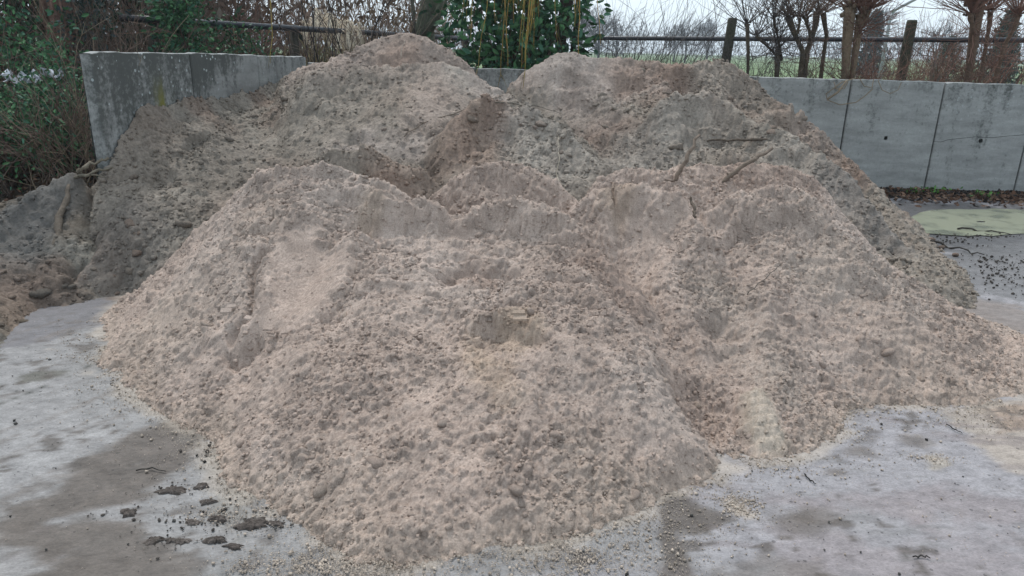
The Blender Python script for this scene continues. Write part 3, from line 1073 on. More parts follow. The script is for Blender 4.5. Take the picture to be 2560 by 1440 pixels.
left = empty('soil_heap', (-1.2, 6, 0), label='tall grey-brown heap at the back left against the side wall, with a pink peak', cat='soil heap')
_, INL = heap_mesh('soil_body', 'left', -3.6, 1.6, 4.05, 8.94, 0.012, colour_left, MAT['soil'], left, 26000, 6, 1.2, clip=lambda X, Y: (X > wall_x(Y) + .005) | (Y < WALL_A[1]))
add_clods(left, INL, 'clod', 130, .022, .06, [GREY, GREY * .85, OLIVE * 1.1, DKBR * 1.5, PINK * .8], MAT['soil'], np.random.default_rng(61), colour=colour_left,
          extra=[(1195, 258, .05), (345, 650, .05), (330, 688, .045), (355, 690, .03), (280, 700, .03), (1220, 262, .04), (960, 330, .03), (450, 545, .03), (330, 580, .05)])

strew(INL, 'left', 9000, .009, .032, 2.4, colour_left, MAT['soil'], left, np.random.default_rng(71))
right = empty('soil_heap', (1.9, 6.3, 0), label='broad grey heap at the back right, with a smooth pink crest', cat='soil heap')
_, INR = heap_mesh('soil_body', 'right', -.5, 4.35, 4.4, 8.94, 0.012, colour_right, MAT['soil'], right, 30000, 7, 1.2)
add_clods(right, INR, 'clod', 150, .02, .05, [GREY, GREYP * .95, GREY * .85, DKBR * 1.5, PINK * .85], MAT['soil'], np.random.default_rng(62), colour=colour_right,
          extra=[(1540, 280, .05), (1690, 380, .06), (1800, 430, .05), (1770, 400, .05), (1930, 325, .05), (2010, 290, .05), (2060, 330, .05), (1490, 250, .04)])

strew(INR, 'right', 11000, .009, .032, 2.4, colour_right, MAT['soil'], right, np.random.default_rng(72))
bank = empty('mud_bank', (-3.6, 4.6, 0), label='low muddy bank at the far left, beside the end of the side wall', cat='mud bank')
_, INB = heap_mesh('mud_body', 'bank', -5.5, -2.0, 3.0, 6.0, 0.014, colour_bank, MAT['soil'], bank, 9000, 8, 1.3, clip=lambda X, Y: (X < wall_x(Y) - .14) | (Y < WALL_A[1] - .02))
add_clods(bank, INB, 'clod', 60, .02, .05, [OLIVE, DKBR * 1.5, GREY * .9], MAT['soil'], np.random.default_rng(63), colour=colour_bank, extra=[(110, 740, .05), (90, 745, .04), (180, 720, .03), (60, 800, .04)])


strew(INB, 'bank', 3500, .008, .03, 2.2, colour_bank, MAT['soil'], bank, np.random.default_rng(73))

# ------------------------------------------------------------------ yard, soil, field
def colour_yard(X, Y):
    CON = np.array([0.225, 0.217, 0.215])
    c = np.tile(CON, X.shape + (1,))
    wet = np.full(X.shape, .25)
    n = fbm(X, Y, .9, 5, 71)
    c = mixc(c, CON * np.array([.72, .72, .70]), sstep(.0, .5, n) * .8)
    c = mixc(c, np.array([.27, .255, .27]), sstep(-.1, .4, X / 3 + fbm(X, Y, .6, 3, 72) * .5) * .7)
    c = mixc(c, CON * 1.18, sstep(.1, .5, fbm(X, Y, .5, 4, 73)) * sstep(.5, -1, X) * .7)
    wx = X + fbm(X, Y, .25, 4, 74) * .07
    wy = Y + fbm(X, Y, .25, 4, 75) * .07
    MUD = np.array([.088, .073, .063])
    RED = np.array([.2, .165, .165])
    def pol(px, soft, col, s, w=None):
        nonlocal c, wet
        m = poly_mask(wx, wy, G(*px), soft)
        m = sstep(.25, .75, m + fbm(X, Y, .12, 5, px[0][0] * .013, .65) * .6) * s
        c = mixc(c, col, m)
        if w is not None:
            wet = wet * (1 - m) + w * m
    # diagonal muddy wheel marks, lower left
    pol(((560, 1040), (500, 1110), (430, 1180), (330, 1260), (160, 1290), (0, 1330), (0, 1270), (150, 1220), (230, 1140), (320, 1090), (430, 1040)), .06, MUD * 1.1, .95, .5)
    pol(((0, 1300), (200, 1290), (330, 1300), (420, 1350), (520, 1400), (560, 1480), (0, 1480)), .08, MUD * 1.1, .95, .45)
    pol(((0, 1380), (60, 1385), (90, 1440), (0, 1480)), .05, CON * 1.1, .8)
    pol(((500, 1090), (600, 1180), (640, 1230), (600, 1330), (520, 1300), (540, 1200)), .1, np.array([.2, .19, .17]), .6)
    # dark spill right of centre with the slab edge on its left
    m = poly_mask(X, wy, G((1652, 1235), (1700, 1225), (1760, 1250), (1850, 1300), (1760, 1340), (1700, 1345), (1730, 1400), (1760, 1500), (1655, 1500)), .02)
    wedge = poly_mask(wx, wy, G((1580, 1235), (1700, 1215), (1760, 1250), (1870, 1305), (1760, 1345), (1700, 1345), (1740, 1400), (1800, 1500), (1600, 1500)), .05)
    m = np.minimum(sstep(.3, .7, m), sstep(.2, .8, wedge + fbm(X, Y, .1, 4, 5) * .3))
    c = mixc(c, MUD, m * .92)
    wet = np.maximum(wet, m * .6)
    # wet patches beyond the left foot of the heap
    pol(((0, 800), (80, 760), (240, 740), (320, 745), (290, 800), (180, 830), (120, 850), (0, 870)), .08, np.array([.115, .11, .12]), .8, 1.0)
    pol(((330, 750), (180, 735), (250, 720), (340, 735)), .05, np.array([.17, .12, .085]), .7, .6)
    pol(((60, 935), (110, 915), (170, 920), (150, 945), (80, 950)), .03, np.array([.1, .095, .08]), .9, .4)
    # reddish damp bands, right
    pol(((1900, 1240), (2200, 1215), (2560, 1225), (2700, 1300), (2560, 1320), (2200, 1290)), .12, RED, .55, .4)
    pol(((1950, 1330), (2300, 1330), (2700, 1380), (2700, 1500), (1900, 1500)), .15, RED * 1.05, .5, .4)
    pol(((1760, 1420), (1900, 1390), (2060, 1410), (2100, 1500), (1760, 1500)), .06, MUD * 1.3, .6, .5)
    for px, r in (((2290, 1103), .05), ((2150, 1130), .045), ((2040, 1290), .06), ((2000, 1310), .07), ((2090, 1180), .03)):
        c = mixc(c, MUD * 1.2, blob(X, Y, px, r, .5, 1.5) * .7)
    # sand film, right edge
    pol(((2330, 1020), (2480, 1010), (2700, 980), (2700, 1200), (2540, 1170), (2440, 1110), (2380, 1060)), .08, np.array([.34, .285, .235]), .75)
    pol(((2420, 1010), (2700, 990), (2700, 1070), (2500, 1080)), .08, np.array([.28, .2, .15]), .7)
    pol(((2290, 1130), (2350, 1130), (2370, 1150), (2310, 1160)), .03, np.array([.36, .31, .245]), .6)
    # tread rows pressed in the mud film, lower left
    a_ = .82
    tu = (X * math.cos(a_) + Y * math.sin(a_))
    tv = (-X * math.sin(a_) + Y * math.cos(a_))
    row = np.floor(tu / .045)
    tr = np.exp(-((tu / .045 - row - .5) / .16) ** 2) + .8 * np.exp(-(((tv / .07 + .5 * (row % 2)) % 1 - .5) / .1) ** 2)
    tm = poly_mask(wx, wy, G((560, 1040), (500, 1110), (430, 1180), (330, 1260), (160, 1290), (0, 1330), (0, 1270), (150, 1220), (230, 1140), (320, 1090), (430, 1040)), .06)
    c = mixc(c, MUD * .7, np.clip(tr, 0, 1) * tm * .9 * sstep(-.3, .2, fbm(X, Y, .2, 3, 88)))
    # smears dragged along the wheel tracks
    ga, gb = gnd(520, 1040), gnd(0, 1300)
    th = math.atan2(gb[1] - ga[1], gb[0] - ga[0])
    al_ = X * math.cos(th) + Y * math.sin(th)
    ac_ = -X * math.sin(th) + Y * math.cos(th)
    sm_ = sstep(.08, .4, fbm(al_ * .12, ac_, .045, 4, 92, .6)) * sstep(.3, -.6, X) * sstep(-.25, .2, fbm(X, Y, .5, 3, 93))
    c = mixc(c, MUD * 1.3, sm_ * .6)
    sm_ = sstep(.12, .45, fbm(X * .12, Y + X * .08, .05, 4, 94, .6)) * sstep(.2, .9, X) * sstep(-.2, .25, fbm(X, Y, .5, 3, 95))
    c = mixc(c, RED * .75, sm_ * .55)
    # small dark mud prints strewn over the slab
    sp = sstep(.26, .36, fbm(X, Y, .075, 3, 86, .6)) * sstep(.1, .5, fbm(X, Y, .6, 2, 87) + .25)
    c = mixc(c, MUD * .9, sp * .75)
    # fine longitudinal scratches of a shovel blade, right
    scr_ = sstep(.35, .6, fbm(X * .25 + Y * .1, Y, .03, 3, 89)) * sstep(.3, 1.0, X)
    c = mixc(c, CON * .78, scr_ * .5)
    # scatter of sand round the front foot
    z = samp(BASE['front'], X, Y)
    near = sstep(-.075, -.015, z)
    c = mixc(c, np.array([.37, .315, .26]), near * sstep(-.2, .3, fbm(X, Y, .14, 4, 78) + (near - .7)) * .6)
    pol(((1810, 1235), (1840, 1225), (1900, 1290), (1880, 1300), (1830, 1270)), .025, BUFF, .9)
    # far yard, right: wet with dark litter and pale dried scum
    pol(((2180, 500), (2700, 520), (2700, 640), (2400, 640), (2230, 580)), .3, np.array([.075, .073, .075]), .9, 1.0)
    pol(((2330, 640), (2560, 600), (2700, 600), (2700, 730), (2500, 760), (2380, 700)), .25, np.array([.13, .125, .125]), .8, .9)
    pol(((2280, 720), (2500, 760), (2700, 790), (2700, 860), (2420, 820)), .15, np.array([.19, .155, .135]), .8, .5)
    wet = wet + sstep(.0, .5, fbm(X, Y, .5, 4, 79)) * .4
    # expansion joint line
    j = seg_dist(X, Y, G((0, 1008), (60, 985), (170, 940), (240, 905)))
    c = mixc(c, BLACK * 1.5, np.exp(-(j / .008) ** 2) * sstep(-.1, .2, fbm(X, Y, .1, 2, 80)))
    return c, np.clip(wet, 0, 1)


ys = [1.1]
while ys[-1] < 8.93:
    ys.append(ys[-1] + 0.006 + ys[-1] * .0028)
ys = np.array(ys)
xs = np.arange(-5.2, 6.9, .028)
X, Y = np.meshgrid(xs, ys, indexing='ij')
cY, wet = colour_yard(X, Y)
Z = fbm(X, Y, .7, 3, 90) * .004 + fbm(X, Y, .09, 2, 91) * .0012 - .004
idx = np.arange(X.size).reshape(X.shape)
hid = ALL
keep = samp(ALL, X, Y) < .12
q = keep[:-1, :-1] | keep[1:, 1:]
F = np.stack([idx[:-1, :-1][q], idx[1:, :-1][q], idx[1:, 1:][q], idx[:-1, 1:][q]], 1)
cY = cY * (1.05 - .22 * rng.random(X.shape) ** 3)[..., None]
build('yard', np.stack([X.ravel(), Y.ravel(), Z.ravel()], 1), F, MAT['yard'], tint=np.concatenate([cY.reshape(-1, 3), wet.reshape(-1, 1)], 1), kind='structure')
# the same slab outside the picture, and the land beyond the walls
def sheet(name, x0, x1, y0, y1, z, mat, tint, n=2):
    xs = np.linspace(x0, x1, n)
    ys = np.linspace(y0, y1, n)
    X, Y = np.meshgrid(xs, ys, indexing='ij')
    idx = np.arange(X.size).reshape(X.shape)
    F = np.stack([idx[:-1, :-1].ravel(), idx[1:, :-1].ravel(), idx[1:, 1:].ravel(), idx[:-1, 1:].ravel()], 1)
    return build(name, np.stack([X.ravel(), Y.ravel(), np.full(X.size, z)], 1), F, mat, tint=tint, kind='structure')


sheet('yard_slab', -12, 16, -9, 9.1, -.022, MAT['yard'], (.25, .26, .28, .3))
MAT['grass_far'] = tint_mat('field_grass', rough=1, scale=.05, var=.25, bump=0, base=(.12, .17, .075), scale2=.4)
MAT['earth'] = tint_mat('earth', rough=1, scale=8, var=.4, bump=.8, bdist=.03, base=(.045, .036, .027))
sheet('field', -450, 450, -40, 600, -.05, MAT['grass_far'], None)
# earth behind the walls, rising to the left
xs = np.linspace(-26, 14, 120)
ys = np.linspace(4.4, 24, 80)
X, Y = np.meshgrid(xs, ys, indexing='ij')
Z = .02 + .42 * sstep(wall_x(Y) + 1.2, wall_x(Y) - .5, X) * sstep(5.0, 6.0, Y) - .3 * sstep(5.4, 4.8, Y) + fbm(X, Y, 1.2, 4, 95) * .08
inbay = (X > wall_x(Y) - .1) & (Y < BACK_Y + .12)
Z = np.where(Y > BACK_Y, np.maximum(Z, .25 * sstep(2, -3, X)), Z)
idx = np.arange(X.size).reshape(X.shape)
q = ~(inbay[:-1, :-1] & inbay[1:, 1:] & inbay[:-1, 1:] & inbay[1:, :-1]) & ((X[:-1, :-1] < -3.1) | (Y[:-1, :-1] > BACK_Y - .2))
F = np.stack([idx[:-1, :-1][q], idx[1:, :-1][q], idx[1:, 1:][q], idx[:-1, 1:][q]], 1)
build('earth', np.stack([X.ravel(), Y.ravel(), Z.ravel()], 1), F, MAT['earth'], kind='structure')


def earth_z(x, y):
    z = .02 + .42 * float(sstep(wall_x(y) + 1.2, wall_x(y) - .5, np.array(float(x))))
    if y > BACK_Y:
        z = max(z, .25 * float(sstep(2, -3, np.array(float(x)))))
    return z


# puddle with pale green scum
P = G((2262, 548), (2300, 530), (2400, 521), (2520, 522), (2640, 530), (2700, 560), (2640, 585), (2520, 588), (2400, 592), (2310, 588), (2270, 570))
def smooth_loop(P, n=8, it=2):
    P = np.array(P)
    for _ in range(it):
        Q = np.roll(P, -1, 0)
        P = np.stack([P * .75 + Q * .25, P * .25 + Q * .75], 1).reshape(-1, 2)
    return P
P = smooth_loop(P, it=3)
P = P + np.stack([fbm(P[:, 0], P[:, 1], .3, 3, 1), fbm(P[:, 0], P[:, 1], .3, 3, 2)], 1) * .12
c0 = P.mean(0)
rings = [P * (1 - t) + c0 * t for t in (0, .12, .3, .6, .95)]
V = np.concatenate([np.concatenate([r_, np.full((len(r_), 1), .004)], 1) for r_ in rings])
n = len(P)
F = []
for k in range(4):
    for i in range(n):
        F.append((k * n + i, k * n + (i + 1) % n, (k + 1) * n + (i + 1) % n, (k + 1) * n + i))
m, nt, b = new_mat('scummy_water')
tc = N(nt, 'ShaderNodeNewGeometry')
no = N(nt, 'ShaderNodeTexNoise')
no.inputs['Scale'].default_value = 3.5
no.inputs['Detail'].default_value = 8
nt.links.new(tc.outputs['Position'], no.inputs['Vector'])
rp = N(nt, 'ShaderNodeValToRGB')
rp.color_ramp.elements[0].position = .34
rp.color_ramp.elements[0].color = (.12, .13, .095, 1)
rp.color_ramp.elements[1].position = .50
rp.color_ramp.elements[1].color = (.235, .245, .175, 1)
nt.links.new(no.outputs[0], rp.inputs[0])
nt.links.new(rp.outputs[0], b.inputs['Base Color'])
b.inputs['Roughness'].default_value = .25
MAT['scum'] = m
build('puddle', V, np.array(F), MAT['scum'], kind='structure')


# damp winter air: one closed box round everything
bx0, bx1, by0, by1, bz0, bz1 = -460, 460, -50, 610, -1.05, 16
V = np.array([(x, y, z) for x in (bx0, bx1) for y in (by0, by1) for z in (bz0, bz1)])
hm = bpy.data.materials.new('haze')
hm.use_nodes = True
hm.node_tree.nodes.remove(hm.node_tree.nodes['Principled BSDF'])
pv = hm.node_tree.nodes.new('ShaderNodeVolumePrincipled')
pv.inputs['Color'].default_value = (.86, .92, 1.0, 1)
pv.inputs['Density'].default_value = 0.0012
hm.node_tree.links.new(pv.outputs[0], hm.node_tree.nodes['Material Output'].inputs['Volume'])
build('haze', V, np.array([(0, 1, 3, 2), (4, 6, 7, 5), (0, 4, 5, 1), (2, 3, 7, 6), (0, 2, 6, 4), (1, 5, 7, 3)]), hm, smooth=False, kind='stuff')

# ------------------------------------------------------------------ concrete walls
def panel(parent, a, b, zt_a, zt_b, thick, hole=None, grime=(0, 0), dz=0.0, crack=False):
    """one precast slab from plan point a to b; inner face on the line a-b"""
    a = np.array(a, float)
    b = np.array(b, float)
    d = (b - a) / np.linalg.norm(b - a)
    nrm = np.array([d[1], -d[0]])           # towards the bay
    nb = -nrm
    W = np.linalg.norm(b - a)
    ch = .012
    nu, nv = 16, 20
    V = []
    F = []
    T = []
    def P(s, z, off):
        p = a + d * s + nb * off
        return (p[0], p[1], z)
    us = np.concatenate([[0], np.linspace(ch, W - ch, nu - 1), [W]])
    gap = .009
    us = us * (W - 2 * gap) / W + gap
    def top(s):
        return zt_a + (zt_b - zt_a) * s / W + dz + .006 * (math.sin(s * 23 + a[0] * 7) * math.sin(s * 11 + 1)) - (.005 if (s < .03 or s > W - .03) else 0)
    grid = {}
    hs, hz, hr = hole if hole else (None, None, None)
    def add(p, g):
        V.append(p)
        T.append(g)
        return len(V) - 1
    def gr(s, z):
        t = (top(s) - z)
        g = grime[0] * (1 - .55 * float(sstep(.3, 1.0, np.array(t)))) + .22 * math.exp(-t / .22)
        if grime[1] < 0:                      # grime only at the upper left
            g = grime[0] * float(sstep(.62, .0, np.array(t * .9 + (s / W) * .5))) + .15
        y = 0.0
        if grime[1] > 0:
            y = grime[1] * math.exp(-((s - .62 * W) / .09) ** 2) * float(sstep(.1, .5, np.array(t)))
        return (g, y, 0.5)
    zs_n = nv
    for i, s in enumerate(us):
        for j in range(zs_n + 1):
            z = top(s) * 1.0 - .006 - (top(s) + .06) * (j / zs_n)
            off = ch * .8 if i in (0, len(us) - 1) else 0.0
            grid[i, j] = add(P(s, z, off), gr(s, z))
    holes = set()
    if hole:
        for i in range(len(us) - 1):
            for j in range(zs_n):
                sc = (us[i] + us[i + 1]) / 2
                zc = (V[grid[i, j]][2] + V[grid[i + 1, j + 1]][2]) / 2
                if abs(sc - hs) < .07 and abs(zc - hz) < .07:
                    holes.add((i, j))
    for i in range(len(us) - 1):
        for j in range(zs_n):
            if (i, j) in holes:
                continue
            F.append((grid[i, j], grid[i, j + 1], grid[i + 1, j + 1], grid[i + 1, j]))
    if holes:
        cnt = {}
        for (i, j) in holes:
            q = [grid[i, j], grid[i, j + 1], grid[i + 1, j + 1], grid[i + 1, j]]
            for e in range(4):
                k = (q[e], q[(e + 1) % 4])
                if (k[1], k[0]) in cnt:
                    del cnt[(k[1], k[0])]
                else:
                    cnt[k] = 1
        nxt = {k[0]: k[1] for k in cnt}
        st = next(iter(nxt))
        loop = [st]
        while nxt[loop[-1]] != st:
            loop.append(nxt[loop[-1]])
        m_ = len(loop)
        # matching ring round the hole, then the bore
        def sz(i):
            p = np.array(V[i])
            return float((p[:2] - a) @ d), p[2]
        r1, r2, r3 = [], [], []
        for li in loop:
            s_, z_ = sz(li)
            an = math.atan2(z_ - hz, s_ - hs)
            for lst, off, rr in ((r1, 0, hr), (r2, .012, hr * .9), (r3, thick * .8, hr * .85)):
                lst.append(add(P(hs + math.cos(an) * rr, hz + math.sin(an) * rr, off), (.9 if off else .3, 0, .5)))
        for A_, B_ in ((loop, r1), (r1, r2), (r2, r3)):
            for k in range(m_):
                F.append((A_[k], A_[(k + 1) % m_], B_[(k + 1) % m_], B_[k]))
    # top, back, ends
    tr = [[], [], []]
    for i, s in enumerate(us):
        tr[0].append(add(P(s, top(s), ch), (.12, 0, .5)))
        tr[1].append(add(P(s, top(s), thick - ch), (.12, 0, .5)))
        tr[2].append(add(P(s, top(s) - .01, thick), (.6, 0, .5)))
    bb = [add(P(s, -.06, thick + .03), (.6, 0, .5)) for s in us]
    for i in range(len(us) - 1):
        F.append((grid[i, 0], grid[i + 1, 0], tr[0][i + 1], tr[0][i]))
        F.append((tr[0][i], tr[0][i + 1], tr[1][i + 1], tr[1][i]))
        F.append((tr[1][i], tr[1][i + 1], tr[2][i + 1], tr[2][i]))
        F.append((tr[2][i], tr[2][i + 1], bb[i + 1], bb[i]))
    for i, rev in ((0, False), (len(us) - 1, True)):
        for j in range(zs_n):
            s = us[i]
            z0, z1 = V[grid[i, j]][2], V[grid[i, j + 1]][2]
            k0 = add(P(s, z0, thick), (.35, 0, .5))
            k1 = add(P(s, z1, thick), (.35, 0, .5))
            F.append((grid[i, j], grid[i, j + 1], k1, k0) if rev else (k0, k1, grid[i, j + 1], grid[i, j]))
    o = build('panel', np.array(V), np.array(F), MAT['wall'], parent, tint=np.array(T), smooth=False)
    return o, a, d, nrm


swall = empty('concrete_wall', (WALL_A[0], WALL_A[1], 0), label='weathered grey concrete side wall at the left, dark with grime and one yellow algae streak', cat='wall')
L_ = WALL_B - WALL_A
ztops = [1.515, 1.50, 1.475, 1.455]
for k in range(3):
    a = WALL_A + L_ * k / 3
    b = WALL_A + L_ * (k + 1) / 3
    panel(swall, a, b, ztops[k], ztops[k + 1], .09, grime=((.58, 1.3) if k == 0 else (1.0, -1) if k == 1 else (.22, 0)), dz=(.0, .004, -.003)[k])
bwall = empty('concrete_wall', (0, BACK_Y, 0), label='pale grey concrete back wall of wide slabs, with two round holes at the right', cat='wall')
xs_ = []
for u in (1895, 2128, 2368, 2604):
    t = at(u, 195, BACK_Y)
    xs_.append(t[0])
w0 = (xs_[-1] - xs_[0]) / 3
bx = [xs_[0] + w0 * k for k in range(-5, 7)]
bx[0] = WALL_B[0] + .0
holes = {}
for (u, v) in ((2215, 345), (2452, 352)):
    p = at(u, v, BACK_Y)
    for k in range(len(bx) - 1):
        if bx[k] < p[0] < bx[k + 1]:
            holes[k] = (p[0] - bx[k], p[2], .028)
for k in range(len(bx) - 1):
    g = [(.3, 0), (.25, 0), (.25, 0), (.3, 0), (.3, 0), (.16, 0), (.14, 0), (.22, 0), (.25, 0), (.3, 0), (.3, 0)][k]
    zt = 1.385 - (bx[k] + 2.5) * .0085
    zt2 = 1.385 - (bx[k + 1] + 2.5) * .0085
    if 0 <= k <= 4:
        zt, zt2 = zt - .03 * 0, zt2
    panel(bwall, (bx[k], BACK_Y), (bx[k + 1], BACK_Y), zt, zt2, .14, hole=holes.get(k), grime=g, dz=(0, .004, -.002, .003, 0, -.003, .002)[k % 7])
# a hairline crack on the right-hand slab: a recessed dark groove laid as a thin strip in the face
# ------------------------------------------------------------------ tubes, leaves
class Tubes:
    def __init__(s):
        s.V, s.F, s.T, s.n = [], [], [], 0

    def add(s, pts, rad, sides=4, col=(.1, .08, .06), caps=True):
        pts = np.asarray(pts, float)
        m = len(pts)
        rad = np.broadcast_to(np.asarray(rad, float), (m,))
        tan = np.gradient(pts, axis=0)
        tan /= np.linalg.norm(tan, axis=1, keepdims=True) + 1e-9
        ref = np.array([.31, .95, .12]) if abs(tan[0, 1]) < .8 else np.array([1., .1, .2])
        a = np.cross(tan, ref)
        a /= np.linalg.norm(a, axis=1, keepdims=True) + 1e-9
        b = np.cross(tan, a)
        an = np.arange(sides) * 2 * math.pi / sides
        ring = pts[:, None] + rad[:, None, None] * (a[:, None] * np.cos(an)[None, :, None] + b[:, None] * np.sin(an)[None, :, None])
        s.V.append(ring.reshape(-1, 3))
        i = np.arange(m - 1)[:, None] * sides
        j = np.arange(sides)[None]
        j2 = (j + 1) % sides
        s.F.append(np.stack([i + j, i + j2, i + sides + j2, i + sides + j], -1).reshape(-1, 4) + s.n)
        cnt = m * sides
        if caps:
            s.V.append(pts[[0, -1]])
            c0, c1 = s.n + cnt, s.n + cnt + 1
            jj = np.arange(sides)
            s.F.append(np.stack([np.full(sides, c0), s.n + (jj + 1) % sides, s.n + jj, np.full(sides, c0)], -1))
            e = s.n + (m - 1) * sides
            s.F.append(np.stack([np.full(sides, c1), e + jj, e + (jj + 1) % sides, np.full(sides, c1)], -1))
            cnt += 2
        s.T.append(np.tile(np.asarray(col, float)[:3], (cnt, 1)))
        s.n += cnt

    def build(s, name, mat, parent=None, **k):
        F = np.concatenate(s.F)
        tri = F[:, 0] == F[:, 3]
        return build(name, np.concatenate(s.V), [F[~tri], F[tri][:, :3]], mat, parent, tint=np.concatenate(s.T), **k)


def rnd_dir(base, spread, r):
    v = np.array(base, float) + r.normal(size=3) * spread
    return v / np.linalg.norm(v)


def branch(T, p, d, L, rad, depth, r, col, spread=.35, kids=(2, 4), droop=0.0, segs=4, wig=.12, sides=4, minr=.0016, ratio=(.45, .75), straight=.0):
    pts = [np.array(p, float)]
    dd = np.array(d, float)
    for i in range(segs):
        dd = dd + r.normal(size=3) * wig + np.array([0, 0, -droop + straight])
        dd /= np.linalg.norm(dd)
        pts.append(pts[-1] + dd * L / segs)
    rr = np.linspace(rad, max(rad * (.45 if depth else .25), minr), segs + 1)
    T.add(pts, rr, sides if rad > .008 else 3, np.array(col) * r.uniform(.75, 1.25), caps=rad > .02)
    if depth > 0:
        for _ in range(r.integers(kids[0], kids[1] + 1)):
            t = r.uniform(.25, 1.0)
            k = min(int(t * segs), segs - 1)
            f = t * segs - k
            q = pts[k] * (1 - f) + pts[k + 1] * f
            nd = rnd_dir(pts[k + 1] - pts[k], 0, r) if False else (pts[k + 1] - pts[k]) / np.linalg.norm(pts[k + 1] - pts[k])
            nd = rnd_dir(nd, spread, r)
            branch(T, q, nd, L * r.uniform(*ratio), max(rad * r.uniform(.4, .6), minr), depth - 1, r, col, spread, kids, droop, max(2, segs - 1), wig, sides, minr, ratio, straight)
    return pts


def leaf_cloud(P, D, size, r, cols, wide=.45, fold=.25):
    """leaves: six-point blades, folded along the midrib"""
    n = len(P)
    D = D / (np.linalg.norm(D, axis=1, keepdims=True) + 1e-9)
    ref = r.normal(size=(n, 3))
    ref[:, 2] *= .4
    S = np.cross(D, ref)
    S /= np.linalg.norm(S, axis=1, keepdims=True) + 1e-9
    Nn = np.cross(S, D)
    L = size[:, None]
    w = L * wide * .5
    droop = -Nn * 0
    v0 = P
    v1 = P + D * L * .35 + S * w + Nn * L * fold * .3
    v2 = P + D * L * .75 + S * w * .75 + Nn * L * fold * .2
    v3 = P + D * L - Nn * L * .1
    v4 = P + D * L * .75 - S * w * .75 + Nn * L * fold * .2
    v5 = P + D * L * .35 - S * w + Nn * L * fold * .3
    v6 = P + D * L * .4
    v7 = P + D * L * .78
    V = np.stack([v0, v1, v2, v3, v4, v5, v6, v7], 1).reshape(-1, 3)
    b = (np.arange(n) * 8)[:, None]
    q = np.concatenate([b + np.array([[1, 2, 7, 6]]), b + np.array([[6, 7, 4, 5]])])
    t = np.concatenate([b + np.array([[0, 1, 6]]), b + np.array([[0, 6, 5]]), b + np.array([[2, 3, 7]]), b + np.array([[7, 3, 4]])])
    c = cols[r.integers(0, len(cols), n)] * r.uniform(.7, 1.3, (n, 1))
    return V, [q, t], np.repeat(c, 8, axis=0)


def small_leaves(P, D, size, r, cols, wide=.5):
    n = len(P)
    D = D / (np.linalg.norm(D, axis=1, keepdims=True) + 1e-9)
    S = np.cross(D, r.normal(size=(n, 3)))
    S /= np.linalg.norm(S, axis=1, keepdims=True) + 1e-9
    L = size[:, None]
    w = L * wide * .5
    V = np.stack([P, P + D * L * .5 + S * w, P + D * L, P + D * L * .5 - S * w], 1).reshape(-1, 3)
    F = np.arange(n * 4).reshape(-1, 4)
    c = cols[r.integers(0, len(cols), n)] * r.uniform(.65, 1.35, (n, 1))
    return V, F, np.repeat(c, 4, axis=0)


GREENS = np.array([[.03, .08, .035], [.045, .12, .05], [.06, .15, .06], [.035, .10, .06]])
IVY = np.array([[.03, .05, .045], [.06, .085, .09], [.035, .06, .04]])
TWIG = np.array([.14, .10, .08])
TWIGD = np.array([.045, .038, .036])
TWIGR = np.array([.19, .105, .08])
TWIGG = np.array([.24, .19, .135])


def evergreen(name, c, rx, ry, z0, z1, n, size, r, label, cols=GREENS, big=True, cat='bush', clumps=26, droop=-.1):
    c = np.array(c, float)
    root = empty(name, (c[0], c[1], earth_z(c[0], c[1])), label=label, cat=cat)
    T = Tubes()
    base = np.array(root.location)
    cen = []
    for k in range(clumps):
        a = r.uniform(0, 6.28)
        h = r.uniform(0, 1)
        rr = math.sqrt(r.random()) * (1 - .35 * h ** 2)
        p = np.array([c[0] + math.cos(a) * rx * rr * .8, c[1] + math.sin(a) * ry * rr * .8, z0 + (z1 - z0) * h])
        cen.append(p)
        mid = (base + p) / 2 + r.normal(size=3) * .08
        mid[2] = base[2] + (p[2] - base[2]) * .55
        T.add([base + r.normal(size=3) * .05 * np.array([1, 1, 0]), mid, p], [.02, .012, .005], 4, TWIG * .7)
    T.build('stems', MAT['bark'], root)
    cen = np.array(cen)
    k = r.integers(0, len(cen), n)
    sp = .2 * (rx + ry) * .5 + .06
    off = r.normal(size=(n, 3)) * np.array([sp, sp, sp * .8])
    P = cen[k] + off
    P[:, 2] = np.maximum(P[:, 2], z0 - .05)
    D = off / (np.linalg.norm(off, axis=1, keepdims=True) + 1e-6) + r.normal(size=(n, 3)) * .5 + np.array([0, -.25, droop])
    f = leaf_cloud if big else small_leaves
    V, F, t = f(P, D, size * r.uniform(.6, 1.25, n), r, cols)
    build('foliage', V, F, MAT['leaf'], root, tint=t, smooth=False)
    return root


def shrub(name, x, y, label, r, n=24, L=1.4, col=TWIG, rad=.011, lean=(0, 0, 1), spread=.35, depth=2, cat='shrub', group=None, base_r=.15, wig=.1, kids=(2, 4), z=None, droop=0, straight=0):
    z = earth_z(x, y) if z is None else z
    root = empty(name, (x, y, z), label=label, cat=cat, group=group)
    T = Tubes()
    for k in range(n):
        a = r.uniform(0, 6.28)
        p = np.array([x + math.cos(a) * base_r * r.random(), y + math.sin(a) * base_r * r.random() * .6, z - .02])
        d = rnd_dir(lean, spread, r)
        d[2] = abs(d[2]) + .15
        branch(T, p, d / np.linalg.norm(d), L * r.uniform(.6, 1.2), rad * r.uniform(.5, 1.2), depth, r, col, .38, kids, droop, 5, wig, straight=straight)
    T.build('branches', MAT['twig'], root)
    return root


